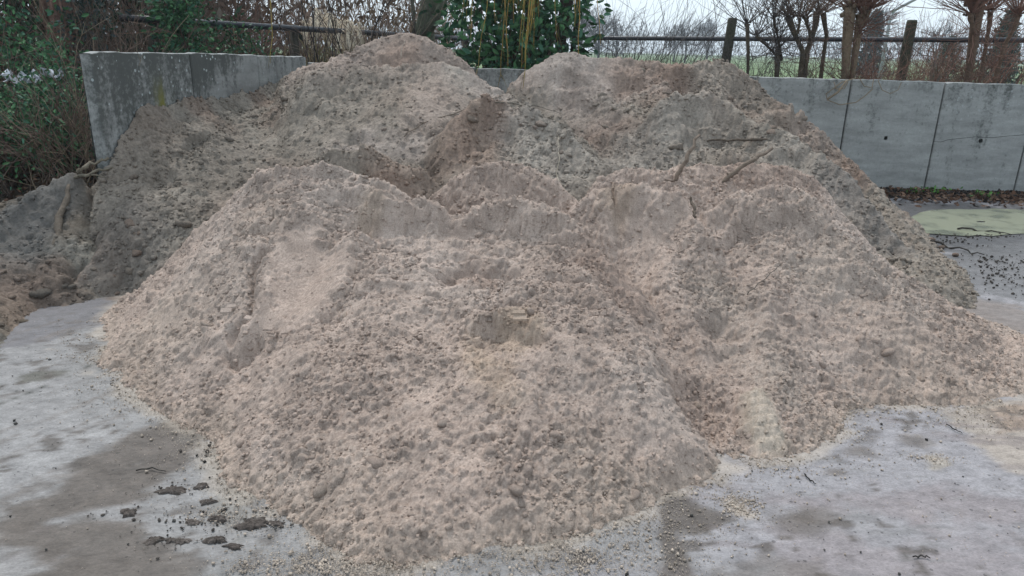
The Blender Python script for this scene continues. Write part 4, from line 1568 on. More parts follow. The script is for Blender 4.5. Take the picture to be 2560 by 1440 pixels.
def pollard(name, stems, label, r, twcol=TWIG, ntw=26, twl=.9, droop=.0, brown=(.11, .09, .06), down=0):
    """stems: list of (base point, head point, radius); knobbly heads with a spray of whips"""
    b0 = np.array(stems[0][0][0] if isinstance(stems[0][0], list) else stems[0][0])
    root = empty(name, (b0[0], b0[1], b0[2]), label=label, cat='pollard tree')
    T = Tubes()
    W = Tubes()
    for base, head, rad in stems:
        way = [np.array(q, float) for q in base] if isinstance(base, list) else [np.array(base, float)]
        head = np.array(head, float)
        way.append(head)
        base = way[0]
        way = np.array(way)
        tt = np.linspace(0, len(way) - 1, 6)
        pts = [np.array([np.interp(t_, np.arange(len(way)), way[:, c_]) for c_ in range(3)]) + r.normal(size=3) * rad * .35 * (0 < i_ < 5) for i_, t_ in enumerate(tt)]
        T.add(pts, [rad * 1.3, rad * 1.1, rad * .95, rad * .85, rad * 1.1, rad * 1.35], 9, brown)
        for k in range(9):                      # knuckles
            p = head + r.normal(size=3) * rad * .95
            T.add([p - np.array([0, 0, rad * .6]), p, p + np.array([0, 0, rad * .5])], [rad * .35, rad * .6, rad * .2], 6, np.array(brown) * .8)
        for k in range(int(ntw * 2.1)):
            d = rnd_dir((0, 0, .55), .75, r)
            d[2] = abs(d[2]) * .9 + (-.2 if droop and r.random() < .4 else .1)
            branch(W, head + d * rad, d / np.linalg.norm(d), twl * r.uniform(.4, 1.1), .0062 * r.uniform(.6, 1.2), 1, r, twcol, .3, (1, 3), droop, 6, .09, straight=.08)
        for k in range(down):
            d = rnd_dir((0, -.25, .15), .8, r)
            branch(W, np.array(pts[1]) + (head - np.array(pts[1])) * r.uniform(.0, .6), d, twl * .75 * r.uniform(.4, 1), .0055, 1, r, twcol, .4, (1, 3), .05, 5, .15, straight=.12)
    T.build('trunk', MAT['bark'], root)
    W.build('twigs', MAT['twig'], root)
    return root


r = np.random.default_rng(100)
# --- left: evergreen bushes before and beside the end of the wall
def px_bush(u, v, Y):
    p = at(u, v, Y)
    return p[0], p[1], p[2]

for (u, Y, rx, ry, z0, z1, n, sz, lab) in (
        (-10, 5.9, .55, .45, .5, 1.25, 2300, .05, 'dark evergreen bush at the left edge, standing closest to the muddy bank'),
        (90, 7.2, .7, .5, .5, 1.5, 1900, .055, 'dark green bush with purple stems just left of the wall end'),
        (-60, 7.4, .9, .6, 1.3, 2.6, 2600, .07, 'tall bright green evergreen at the upper left corner'),
        (150, 6.5, .30, .3, .5, 1.25, 900, .045, 'low leafy evergreen growing right against the end of the side wall')):
    p = at(u, 250, Y)
    evergreen('evergreen_bush', (p[0], Y), rx, ry, z0, z1, n, sz, r, lab)
p = at(452, 60, 9.2)
evergreen('evergreen_bush', (p[0], 9.2), .32, .3, 1.25, 2.5, 2200, .07, r, 'small bright green bush rising behind the side wall, next to the dark rail')
p = at(215, 60, 8.5)
evergreen('ivy_column', (p[0], 8.5), .28, .25, .8, 2.6, 2000, .07, r, 'bluish ivy column climbing behind the left end of the wall', cols=IVY, cat='ivy')
p = at(600, 120, 10.3)
evergreen('evergreen_bush', (p[0], 10.3), .6, .3, .7, 1.75, 1500, .06, r, 'low dull green undergrowth bush behind the middle of the side wall', cols=GREENS * np.array([1.2, 1.0, 1.1]))
# laurel behind the gap between the two rear heaps
p = at(1285, 60, 10.0)
evergreen('laurel_bush', (p[0], 10.0), 1.0, .5, 1.0, 2.75, 3300, .135, r, 'big dark glossy laurel bush behind the gap between the two rear heaps', clumps=60)

# --- trunks
def tree(name, pts, rad, label, r, col=(.09, .085, .06), extra=(), crown=None, cat='tree'):
    root = empty(name, tuple(pts[0]), label=label, cat=cat)
    T = Tubes()
    T.add(pts, np.linspace(rad, rad * .7, len(pts)), 12, col)
    for e, er in extra:
        T.add(e, np.linspace(er, er * .5, len(e)), 8, col)
    T.build('trunk', MAT['bark'], root)
    if crown:
        W = Tubes()
        for k in range(crown[0]):
            q = np.array(pts[-1]) + r.normal(size=3) * .1
            branch(W, q, rnd_dir((0, 0, .8), .6, r), crown[1] * r.uniform(.6, 1.1), .05, 3, r, np.array(col) * .8, .4, (2, 4), 0, 5, .1)
        W.build('crown', MAT['twig'], root)
    return root


def up(u, v, Y, z0=None):
    p = at(u, v, Y)
    return (p[0], p[1], earth_z(p[0], p[1]) - .05 if z0 is None else z0), tuple(p)


b0, t0 = up(160, 120, 9.0)
tree('tree', [b0, (b0[0] - .03, 9.0, 1.5), at(150, 0, 9.0), at(150, -260, 9.2), at(160, -700, 9.4)], .17, 'reddish brown trunk between the bushes at the upper left', r, (.16, .095, .075),
     extra=[([at(112, 60, 8.6), at(108, 0, 8.6), at(90, -200, 8.7)], .05), ([at(120, -60, 8.4), at(135, 60, 8.2), at(133, 130, 8.2)], .012), ([at(148, 0, 8.3), at(163, 60, 8.3), at(168, 95, 8.3)], .010)], crown=(7, 2.2))
b0, t0 = up(1068, 90, 12.6)
tree('willow_tree', [b0, at(1062, 70, 12.6), at(1075, 0, 12.6), at(1100, -200, 12.7), at(1120, -500, 12.8)], .17, 'greenish grey forked trunk behind the left heap, right of the pale plumes', r, (.085, .095, .065),
     extra=[([at(1062, 90, 12.5), at(1098, 30, 12.4), at(1130, -60, 12.4), at(1150, -300, 12.3)], .09), ([at(1040, 120, 12.2), at(1030, 0, 12.2), at(1000, -300, 12.2)], .04)], crown=(7, 2.6))
b0, t0 = up(1400, 120, 10.6)
wt = tree('willow_tree', [b0, at(1402, 100, 10.6), at(1415, 40, 10.6), at(1428, -40, 10.6), at(1430, -260, 10.6), at(1400, -560, 10.4)], .085, 'dark cluster of willow stems right of the laurel, trailing yellow whips', r, (.05, .04, .032),
          extra=[([at(1370, 180, 10.4), at(1376, 110, 10.4), at(1345, 20, 10.4), at(1300, -60, 10.3), at(1270, -200, 10)], .05), ([at(1425, 180, 10.5), at(1440, 70, 10.5), at(1448, -40, 10.5), at(1470, -200, 10.5)], .045),
                 ([at(1385, 190, 10.2), at(1395, 110, 10.2), at(1405, 0, 10.2), at(1385, -200, 10.0)], .04),
                 ([at(1300, -250, 9.6), at(1320, -420, 8.6), at(1330, -500, 7.6), at(1260, -520, 6.9)], .05), ([at(1400, -560, 10.4), at(1340, -700, 8.8), at(1300, -560, 7.4), at(1200, -480, 7)], .05)])
W = Tubes()
YEL = np.array([.30, .22, .06])
for (u0, v0, u1, v1, Y, n) in ((1250, -60, 1203, 195, 7.9, 1), (1300, -80, 1245, 230, 7.4, 1), (1282, -60, 1262, 160, 8.0, 2), (1345, -80, 1303, 168, 7.9, 3), (1335, -80, 1312, 215, 7.3, 2),
                               (1330, -90, 1324, 90, 8.2, 3), (1362, -80, 1345, 120, 8.4, 2), (1300, -70, 1290, 60, 8.3, 4), (1432, -80, 1452, 210, 7.6, 1), (1436, -80, 1440, 60, 8.2, 3), (1395, -80, 1398, 110, 8.3, 1),
                               (676, -60, 676, 148, 7.5, 1), (1183, -70, 1180, 90, 8.5, 2), (1220, -70, 1225, 60, 8.6, 2), (1475, -70, 1500, 120, 9.2, 1), (1160, -70, 1150, 40, 9, 2)):
    for k in range(n):
        W = Tubes()
        a = np.array(at(u0 + r.normal() * 6, v0 - 240, Y))
        b = np.array(at(u1 + r.normal() * 5, v1 - (0 if k == 0 else r.uniform(0, 90)), Y))
        m_ = 14
        t = np.linspace(0, 1, m_)[:, None]
        pts = a * (1 - t) + b * t + np.cumsum(r.normal(size=(m_, 3)) * .008, 0) + np.sin(t * 3.1) * np.array([[r.normal() * .03, 0, 0]])
        W.add(pts, np.linspace(.0085, .003, m_) * r.uniform(.7, 1.1), 4, YEL * r.uniform(.6, 1.2) * np.array([1, r.uniform(.85, 1.05), 1]))
        for q in range(5):
            i = r.integers(3, m_ - 1)
            d = np.array([r.normal() * .5, r.normal() * .3, -1.0])
            W.add([pts[i], pts[i] + d * .05, pts[i] + d * .12 + np.array([0, 0, -.05])], [.002, .0018, .001], 3, YEL * .7)
        W.build('hanging_whip', MAT['twig'], wt)

# --- brushwood behind the walls on the left
labs = ['tangle of brown twigs behind the side wall, left of the bright green bush', 'brown brush just right of the bright green bush behind the wall', 'reddish brushwood above the middle joint of the side wall',
        'dense bare shrub above the far end of the side wall', 'bare dark-stemmed shrub in front of the pale plumes', 'yellowish dry shrub below the pale plumes', 'brown thicket standing behind the rail left of the forked trunk',
        'thin dark shrub between the forked trunk and the laurel', 'purple-brown twiggy shrub beside the reddish trunk', 'brown dead bramble mound behind the left end of the wall',
        'bare brown shrub growing through the dark bush at the far left', 'bare twiggy shrub just left of the wall end, in front of the green bush', 'thin pale-stemmed shrub at the left edge above the bank']
for i, (u, Y, n, L, col, rad) in enumerate(((320, 9.6, 44, 1.5, TWIG * 1.1, .010), (520, 11.4, 30, 1.6, TWIG, .012), (640, 12.2, 34, 1.5, TWIGR * .9, .010), (740, 12.6, 30, 1.5, TWIG * 1.1, .011),
                                            (800, 9.6, 14, 1.7, TWIGD, .013), (880, 13.2, 24, 1.1, TWIGG * 1.1, .008), (960, 11.5, 34, 1.7, TWIG * 1.3, .010), (1135, 10.6, 14, 1.5, TWIGD * 1.2, .011),
                                            (60, 8.3, 24, 1.4, TWIGR * .8, .009), (260, 8.2, 34, 1.1, TWIG * .9, .008), (40, 5.7, 20, .8, TWIG * .9, .007), (175, 6.1, 20, .75, TWIG, .007), (110, 5.9, 14, .8, TWIGG * .9, .006))):
    p = at(u, 100, Y)
    shrub('bare_shrub', p[0], Y, labs[i], r, n=n, L=L, col=col, rad=rad, spread=.42, base_r=.45, depth=2, group='bare shrubs behind the side wall')
# dense dead thicket closing the view on the left
for (u, Y, w_, z1, lab, cols, n) in ((330, 12.5, 1.7, 3.6, 'dark brown hedge of dead leaves filling the upper left behind the twigs', np.array([[.15, .095, .07], [.10, .07, .055], [.20, .13, .095]]), 6500),
                                     (560, 14.5, 1.5, 3.4, 'brown dead hedge behind the rail left of the pale plumes', np.array([[.13, .09, .07], [.18, .12, .09], [.09, .075, .055]]), 4500),
                                     (980, 17, 1.9, 3.8, 'light brown reed-like hedge behind the forked trunk', np.array([[.22, .155, .10], [.17, .12, .085], [.13, .10, .08]]), 3500),
                                     (20, 10.5, 1.6, 3.0, 'dark green and brown hedge at the far left edge', np.array([[.03, .05, .03], [.05, .04, .03], [.03, .04, .03]]), 6000)):
    p = at(u, 60, Y)
    x, y = p[0], Y
    root = empty('hedge', (x, y, 0), label=lab, cat='hedge')
    P = np.stack([x + r.normal(size=n) * w_ * .62, y + r.normal(size=n) * .5, r.random(n) ** .8 * z1], 1)
    D = r.normal(size=(n, 3)) * .6 + np.array([0, 0, .7])
    V, F, t = small_leaves(P, D, r.uniform(.1, .28, n), r, cols, wide=.28)
    build('dead_foliage', V, F, MAT['dry'], root, tint=t, smooth=False)
    T = Tubes()
    for k in range(70):
        a = np.array([x + r.uniform(-1, 1) * w_, y + r.normal() * .4 - .5, 0])
        branch(T, a, rnd_dir((0, 0, 1), .18, r), z1 * r.uniform(.6, 1.1), .014, 1, r, cols[0] * 1.2, .3, (2, 5), 0, 6, .08)
    T.build('stems', MAT['twig'], root)

# pampas grass
p = at(830, 70, 12.2)
pg = empty('pampas_grass', (p[0], 12.2, 0), label='clump of pampas grass with pale cream plumes beyond the rail', cat='grass clump')
T = Tubes()
for k in range(18):
    uu = 765 + k * 8.5 + r.normal() * 4
    vt = 62 - 40 * math.exp(-((uu - 810) / 45) ** 2) + r.uniform(-8, 14)
    tp = np.array(at(uu, vt, 12.2 + r.normal() * .2))
    L = r.uniform(.42, .6)
    bt = tp - np.array([r.normal() * .05, 0, L])
    col = np.array([.75, .65, .52]) * r.uniform(.85, 1.1)
    pts = [bt + (tp - bt) * t for t in np.linspace(0, 1, 8)]
    pl = Tubes()
    for q in range(60):
        t = r.random()
        c_ = bt + (tp - bt) * t
        d = rnd_dir((0, 0, 1.0), .35, r)
        w_ = .16 * math.sin(math.pi * min(1, t * .8 + .15))
        pl.add([c_, c_ + d * w_ * .6, c_ + d * w_ * 1.0 + np.array([0, 0, -.01])], [.006, .010, .002], 3, col * r.uniform(.8, 1.1), caps=False)
    pl.add(pts, [.01, .03, .045, .05, .045, .035, .02, .004], 5, col)
    pl.build('plume', MAT['dry'], pg)
    T.add([np.array([p[0] + r.normal() * .25, 12.2, 0]), np.array([(p[0] + bt[0]) / 2, 12.2, bt[2] * .6]), bt], [.008, .007, .006], 4, (.3, .25, .15))
T.build('stalks', MAT['twig'], pg)
V, F, t = small_leaves(np.stack([p[0] + r.normal(size=900) * .8, 12.1 + r.normal(size=900) * .4, r.uniform(0, 1.2, 900)], 1), r.normal(size=(900, 3)) * .5 + np.array([0, 0, .8]), r.uniform(.4, .9, 900), r,
                       np.array([[.30, .23, .13], [.22, .18, .1], [.16, .16, .08]]), wide=.04)
build('blades', V, F, MAT['dry'], pg, tint=t, smooth=False)

# --- rails and posts
fence = empty('rail_fence', (3.5, 11, 0), label='wooden posts carrying a thick dark pipe rail above wire netting, behind the back wall', cat='fence')
T = Tubes()
a, b = np.array(at(1436, 95, 13.4)), np.array(at(2640, 101, 10.4))
T.add([a + (b - a) * t for t in np.linspace(0, 1, 14)], .036, 12)
T.build('rail', MAT['pipe'], fence)
for (ut, vt, ub, vb, Y) in ((1832, 45, 1812, 170, 12.2), (2281, 50, 2252, 195, 11.1)):
    T = Tubes()
    tp, bp_ = np.array(at(ut, vt, Y + .06)), np.array(at(ub, vb, Y + .06))
    d = (tp - bp_) / (tp[2] - bp_[2])
    bot = bp_ - d * (bp_[2] + .1)
    pts = [bot + (tp - bot) * t for t in (0, .3, .6, .9, .985, 1)]
    T.add(pts, [.08, .078, .076, .074, .073, .065], 14, (.06, .06, .042))
    T.build('post', MAT['bark'], fence)
T = Tubes()
for k in range(7):
    z = 1.72 - k * .17
    T.add([(a[0], a[1] - .05, z), ((a[0] + b[0]) / 2, (a[1] + b[1]) / 2 - .05, z - .015), (b[0], b[1] - .05, z)], .0022, 3, caps=False)
for k in range(70):
    q = a + (b - a) * (k / 69)
    T.add([(q[0], q[1] - .05, .6), (q[0], q[1] - .05, 1.72)], .0018, 3, caps=False)
T.build('wire_netting', MAT['wire'], fence)
rail = empty('rail_fence', (-4, 11, 0), label='thick dark pipe rail running away behind the side wall, half hidden by brush', cat='fence')
T = Tubes()
a, b = np.array(at(300, 44, 9.3)), np.array(at(1180, 98, 14.3))
T.add([a + (b - a) * t for t in np.linspace(0, 1, 14)], .042, 12)
T.build('rail', MAT['pipe'], rail)
for t_ in (.05, .38, .7, .97):
    q = a + (b - a) * t_
    T = Tubes()
    T.add([(q[0], q[1] + .12, -.1), (q[0], q[1] + .12, q[2] + .05)], .06, 10, (.05, .045, .035))
    T.build('post', MAT['bark'], rail)

# --- bare willow shrubs in the middle, fanning to the right
for i, (u, Y, n, L, lean, lab) in enumerate(((1480, 10.6, 26, 1.5, (.35, 0, 1), 'dark bare shrub fanning out right of the willow stems'), (1560, 10.2, 26, 1.5, (.45, 0, 1), 'bare black-twigged shrub leaning right, behind the smooth crest of the rear heap'),
                                             (1640, 11.2, 20, 1.7, (.3, 0, 1), 'thin bare shrub standing left of the leaning fence post'), (1740, 10.0, 16, .9, (.2, 0, .9), 'low bare shrub just left of the mossy fence post'))):
    p = at(u, 150, Y)
    shrub('bare_shrub', p[0], Y, lab, r, n=n, L=L, col=TWIGD, rad=.009, lean=lean, spread=.2, base_r=.35, depth=2, kids=(1, 3), z=.2, wig=.06, group='bare shrubs behind the back wall')
# --- pollards on the right
PB = (.105, .085, .06)
b0 = lambda u, v, Y: np.array(at(u, v, Y)) * np.array([1, 1, 0]) + np.array([0, 0, .1])
pollard('pollard_tree', [(b0(1905, 190, 10.0), at(1868, 60, 10.0), .02), (b0(1960, 190, 10.0), at(1945, 125, 10.0), .03), (at(1955, 150, 10.0), at(1890, 90, 10), .016), (at(1955, 150, 10.0), at(1935, 45, 10), .014)],
        'small crooked pollard with thin curling branches right of the mossy post', r, TWIGD * 1.5, ntw=11, twl=.8, brown=(.075, .06, .045), down=26)
pollard('pollard_tree', [([b0(2012, 190, 10.0), at(2012, 140, 10.0), at(1990, 95, 10.0)], at(1972, 44, 10.0), .034), ([b0(2016, 190, 10.05), at(2016, 130, 10.05), at(2030, 85, 10.0)], at(2042, 34, 10.05), .034), ([b0(2062, 190, 10.2), at(2066, 100, 10.2)], at(2058, 32, 10.2), .028), ([at(2026, 105, 10), at(2022, 70, 9.95)], at(2014, 44, 9.95), .022), ([at(1988, 95, 9.95), at(2000, 60, 9.95)], at(1998, 44, 9.95), .016)],
        'squat many-headed pollard with stumpy knobs behind the back wall', r, TWIG * 1.1, ntw=14, twl=.8, brown=PB, down=14)
pollard('pollard_tree', [(b0(2134, 190, 9.6), at(2126, 18, 9.6), .055), (b0(2140, 190, 9.65), at(2152, 35, 9.6), .04), (at(2138, 110, 9.6), at(2172, 24, 9.6), .026)],
        'thick pollard stem with reddish twigs spilling over the back wall', r, TWIGR * .9, ntw=34, twl=.75, brown=(.17, .125, .085), down=70)
pollard('pollard_tree', [(b0(2445, 190, 9.7), at(2446, 8, 9.7), .055), ([b0(2462, 190, 9.8), at(2468, 100, 9.8)], at(2476, 28, 9.8), .026), ([b0(2490, 190, 9.8), at(2505, 120, 9.8), at(2535, 70, 9.8)], at(2545, 38, 9.8), .028), ([at(2440, 120, 9.7), at(2432, 70, 9.65)], at(2428, 34, 9.65), .03)],
        'stout brown pollard at the right edge with long curving whips', r, TWIGR * 1.0, ntw=30, twl=1.1, brown=(.13, .085, .06), down=24)
# loops of twig hanging over the wall
T = Tubes()
for (pts, rad) in ((((2140, 195), (2105, 205), (2065, 235), (2068, 250), (2100, 262), (2140, 256), (2165, 238), (2182, 222)), .006), (((2118, 200), (2095, 230), (2068, 248)), .013), (((2150, 198), (2160, 215), (2180, 220), (2184, 198)), .006),
                   (((2195, 200), (2205, 225), (2225, 234), (2245, 225), (2254, 205)), .005), (((2085, 205), (2090, 222), (2110, 222), (2120, 205)), .006)):
    T.add([at(u, v, BACK_Y - .06) for u, v in pts], rad, 5, TWIGG * .8)
o = T.build('hanging_twig', MAT['twig'])
tag(o, 'looping twigs hanging down over the top edge of the back wall', 'twig')

# brush right, above the wall
for (u, Y, n, L, col, lab) in ((2210, 10.4, 60, .9, TWIGR, 'reddish brushwood between the thick pollard and the second fence post'), (2340, 12, 55, 1.2, TWIGR * 1.2, 'purplish shrub in the gap right of the second fence post'), (2395, 10.5, 34, .8, TWIGG * .9, 'light brown twigs just left of the stout pollard at the edge'),
                               (2520, 10.6, 60, 1.3, TWIGR * .8, 'tangled brown shrub at the right edge behind the wall'), (2060, 10.6, 20, 1.0, TWIG, 'thin brown shrub behind the squat pollard'), (1900, 10.8, 26, 1.1, TWIGD * 1.3, 'dark tangled shrub between the mossy post and the squat pollard'), (2160, 9.9, 50, .8, TWIGR * .8, 'low red-brown brush in front of the thick pollard, at the wall top')):
    p = at(u, 150, Y)
    shrub('bare_shrub', p[0], Y, lab, r, n=n, L=L, col=col, rad=.007, spread=.45, base_r=.4, depth=2, group='bare shrubs behind the back wall', z=.5)

# --- street lamp far behind the right
lp = empty('street_lamp', tuple(np.array(at(2228, 150, 28)) * np.array([1, 1, 0])), label='grey street lamp with a slanting arm beyond the pollards', cat='street lamp')
T = Tubes()
q = np.array(at(2228, 30, 28))
T.add([(q[0], 28, 0), (q[0], 28, q[2] - .3), (q[0] + .08, 28, q[2])], [.08, .055, .05], 8)
T.build('pole', MAT['lamp'], lp)
T = Tubes()
T.add([q, at(2300, -8, 27.6), at(2330, -22, 27.4)], [.05, .05, .05], 8)
T.build('arm', MAT['lamp'], lp)
T = Tubes()
T.add([at(2325, -20, 27.4), at(2345, -28, 27.4), at(2385, -38, 27.2)], [.06, .13, .09], 8)
T.build('lamp_head', MAT['lamp'], lp)

# --- far trees
def far_tree(u, vtop, vbase, Y, wpx, lab, col, r, name='bare_tree', n=9, conifer=False, group=None):
    tp = np.array(at(u, vtop, Y))
    wid = wpx / FOC * Y * .5
    h = tp[2]
    root = empty(name, (tp[0], Y, 0), label=lab, cat='tree', group=group)
    T = Tubes()
    T.add([(tp[0], Y, -.1), (tp[0] + .02 * h, Y, h * .35), (tp[0], Y, h * .8)], [h * .03, h * .024, h * .008], 7, col)
    T.build('trunk', MAT['bark'], root)
    if conifer:
        m_ = 2600
        t = r.random(m_)
        P = np.stack([tp[0] + r.normal(size=m_) * wid * .5 * (1.05 - t), Y + r.normal(size=m_) * wid * .5 * (1.05 - t), h * (.08 + .92 * t)], 1)
        V, F, c = small_leaves(P, r.normal(size=(m_, 3)) * .6 + np.array([0, 0, -.2]), r.uniform(.05, .11, m_) * h, r, np.array([col]), wide=.3)
        build('crown', V, F, MAT['leaf'], root, tint=c, smooth=False)
    else:
        W = Tubes()
        for k in range(n):
            hh = h * r.uniform(.2, .6)
            d = rnd_dir((0, 0, .8), .55, r)
            branch(W, (tp[0], Y, hh), d, (h - hh) * r.uniform(.75, 1.05), h * .012, 3, r, col, .45, (4, 6), 0, 4, .1, sides=3, minr=h * .0013, ratio=(.4, .62))
        W.build('crown', MAT['twig'], root)
    return root


HZ = np.array([.10, .10, .11])
k = 0
for (u, vt, Y, w_, lab) in ((1455, 10, 60, 70, 'hazy grey bare tree rising right of the willow stems'), (1500, 40, 75, 60, 'hazy bare tree, second from the willow stems'), (1545, 75, 90, 60, 'low hazy tree left of the open sky'),
                            (1720, 62, 120, 80, 'rounded hazy bare tree left of the mossy fence post'), (1775, 58, 125, 90, 'wide rounded hazy tree behind the mossy fence post'), (1690, 80, 130, 60, 'small hazy tree on the field edge'),
                            (2180, 45, 60, 80, 'misty grey tree behind the thick pollard'), (2350, 70, 45, 80, 'greyish tree beyond the purplish shrub')):
    far_tree(u, vt, 150, Y, w_, lab, HZ, r, n=14, group='far bare trees')
far_tree(2195, 30, 150, 48, 90, 'bluish conifer behind the reddish twigs near the lamp', (.05, .075, .075), r, 'conifer_tree', conifer=True)
far_tree(2530, 30, 150, 30, 120, 'dark green conifer at the right edge behind the pollard', (.03, .06, .045), r, 'conifer_tree', conifer=True)
far_tree(2380, 95, 150, 30, 130, 'low dark evergreen right of the second fence post', (.05, .075, .06), r, 'conifer_tree', conifer=True)
# distant wood along the horizon
n = 26000
xw = r.uniform(-330, 360, n)
yw = r.uniform(220, 330, n)
hw = 4 + 5 * (vnoise(xw / 14, yw * 0 + 3.3)) + 3 * vnoise(xw / 4, yw * 0 + 8)
P = np.stack([xw, yw, r.random(n) * hw], 1)
V, F, c = small_leaves(P, r.normal(size=(n, 3)) * .5 + np.array([0, 0, 1]), r.uniform(.8, 2.4, n), r, np.array([[.07, .07, .07], [.10, .09, .085]]), wide=.18)
build('distant_wood', V, F, MAT['twig'], tint=c, smooth=False, kind='stuff')

# ------------------------------------------------------------------ sticks and branches in the heaps
def stick(name, pts, rad, col, label, sides=8, cat='stick', wig=.006, forks=(), group=None):
    pts = [np.array(p, float) for p in pts]
    fine = []
    for a, b in zip(pts[:-1], pts[1:]):
        for t in (0, .25, .5, .75):
            fine.append(a + (b - a) * t + r.normal(size=3) * wig)
    fine.append(pts[-1])
    rr = np.interp(np.linspace(0, 1, len(fine)), np.linspace(0, 1, len(rad)), rad) * r.uniform(.88, 1.1, len(fine))
    T = Tubes()
    T.add(fine, rr, sides, col)
    if rad[0] > .006:
        for q_ in range(4):                    # knots and broken side shoots
            i_ = int(r.integers(2, len(fine) - 1))
            d_ = r.normal(size=3)
            d_ /= np.linalg.norm(d_)
            T.add([fine[i_], fine[i_] + d_ * rr[i_] * 1.7], [rr[i_] * .45, rr[i_] * .2], 5, np.array(col) * .8)
    for (i, d, L, fr) in forks:
        q = fine[i]
        d = np.array(d, float)
        T.add([q, q + d * L * .5 + r.normal(size=3) * .005, q + d * L], [fr, fr * .8, fr * .5], 5, col)
    o = T.build(name, MAT['bark'])
    return tag(o, label, cat, group)


WOOD = np.array([.185, .145, .115])
p0 = hit(1688, 452)
stick('stick', [p0 + np.array([0, 0, -.06]), at(1692, 440, p0[1] - .02), at(1718, 390, p0[1] - .02), at(1750, 337, p0[1] + .05)], (.016, .016, .014, .009), WOOD, 'short stick standing upright in the sand, left of the longer slanting one',
      forks=[(3, (-.9, -.1, .12), .09, .008)])
p0 = hit(1798, 462)
stick('stick', [p0 + np.array([-.04, 0, -.05]), at(1808, 452, p0[1] - .02), at(1870, 408, p0[1] + .02), at(1932, 370, p0[1] + .1)], (.013, .017, .016, .010), WOOD * .9, 'longer stick slanting up to the right out of the sand',
      forks=[(3, (-.75, -.2, -.3), .12, .007)])
q0, q1, q2 = hit(1762, 352), hit(1840, 352), hit(1920, 349)
stick('stick', [q0 + [0, -.01, .0], q1 + [0, -.01, .004], q2 + [0, -.01, .002]], (.007, .010, .012), WOOD * .5, 'dark stick lying level, half buried in the right rear heap')
# branch root at the left, muddy
stick('branch', [hit(186, 440) + [0, 0, .03], at(200, 425, 5.02), at(235, 408, 5.05), at(272, 394, 5.08)], (.016, .017, .013, .009), (.17, .145, .11), 'curved pale branch sticking up from the mud in front of the wall end')
stick('branch', [hit(190, 455) + [0, 0, .03], at(215, 437, 4.98), at(250, 425, 5.0), at(282, 418, 5.0)], (.014, .012, .01, .006), (.15, .13, .1), 'thin forked branch below the curved one at the wall end', forks=[(5, (.8, -.3, -.05), .18, .006)])
pl = [hit(u, v) for u, v in ((178, 462), (160, 520), (150, 570), (142, 622))]
stick('log', [p_ + [0, -.01, .008] for p_ in pl], (.014, .022, .026, .020), (.12, .098, .078), 'mud-caked log lying down the slope at the left', sides=10, cat='log')
pl = [hit(u, v) for u, v in ((1395, 345), (1398, 400), (1392, 440), (1396, 468))]
stick('straw', [p_ + [0, -.02, .02] for p_ in pl], (.003, .003, .0025), (.38, .33, .26), 'pale thin straw hanging down the middle grey slope', sides=4, cat='straw', wig=.003)
pl = [hit(u, v) for u, v in ((1862, 742), (1900, 715), (1930, 695), (1948, 685))]
stick('twig', [p_ + np.array([0, -.02, .02 + .015 * i]) for i, p_ in enumerate(pl)], (.003, .003, .002), (.14, .12, .1), 'single dark twig on the sand right of centre', sides=4, cat='twig', wig=.003)
pl = [hit(u, v) for u, v in ((1728, 500), (1732, 530), (1737, 552))]
stick('stick', [p_ + [0, -.015, .02] for p_ in pl], (.007, .009, .008), WOOD * .7, 'short brown stub between the front loads, below the two long sticks', sides=6)
pl = [hit(u, v) for u, v in ((1775, 455), (1785, 480), (1790, 500))]
stick('stick', [p_ + [0, -.015, .02] for p_ in pl], (.008, .012, .01), PINK * .8, 'sandy stub poking out right under the slanting stick', sides=6)
pl = [hit(u, v) for u, v in ((1010, 350), (1070, 310), (1110, 300), (1200, 270), (1290, 232))]
stick('twig', [p_ + [0, -.03, .03] for p_ in pl], (.003, .003, .003, .002), (.13, .10, .075), 'long thin twig crossing the left rear slope', sides=4, cat='twig', wig=.004)
pl = [hit(u, v) for u, v in ((1200, 265), (1260, 266), (1340, 272), (1400, 290))]
stick('twig', [p_ + [0, -.03, .03] for p_ in pl], (.005, .005, .004, .002), (.13, .115, .095), 'thin twig lying over the top of the middle grey mound', sides=4, cat='twig', wig=.004)
pl = [hit(u, v) for u, v in ((1040, 262), (1050, 256))]
stick('stick', [hit(1000, 152) + [0, 0, .02], hit(1008, 135) + [0, -.02, .05], hit(1012, 125) + [0, -.02, .09]], (.004, .004, .003), (.4, .34, .28), 'pale straw stuck in the pink peak', sides=4, cat='straw')
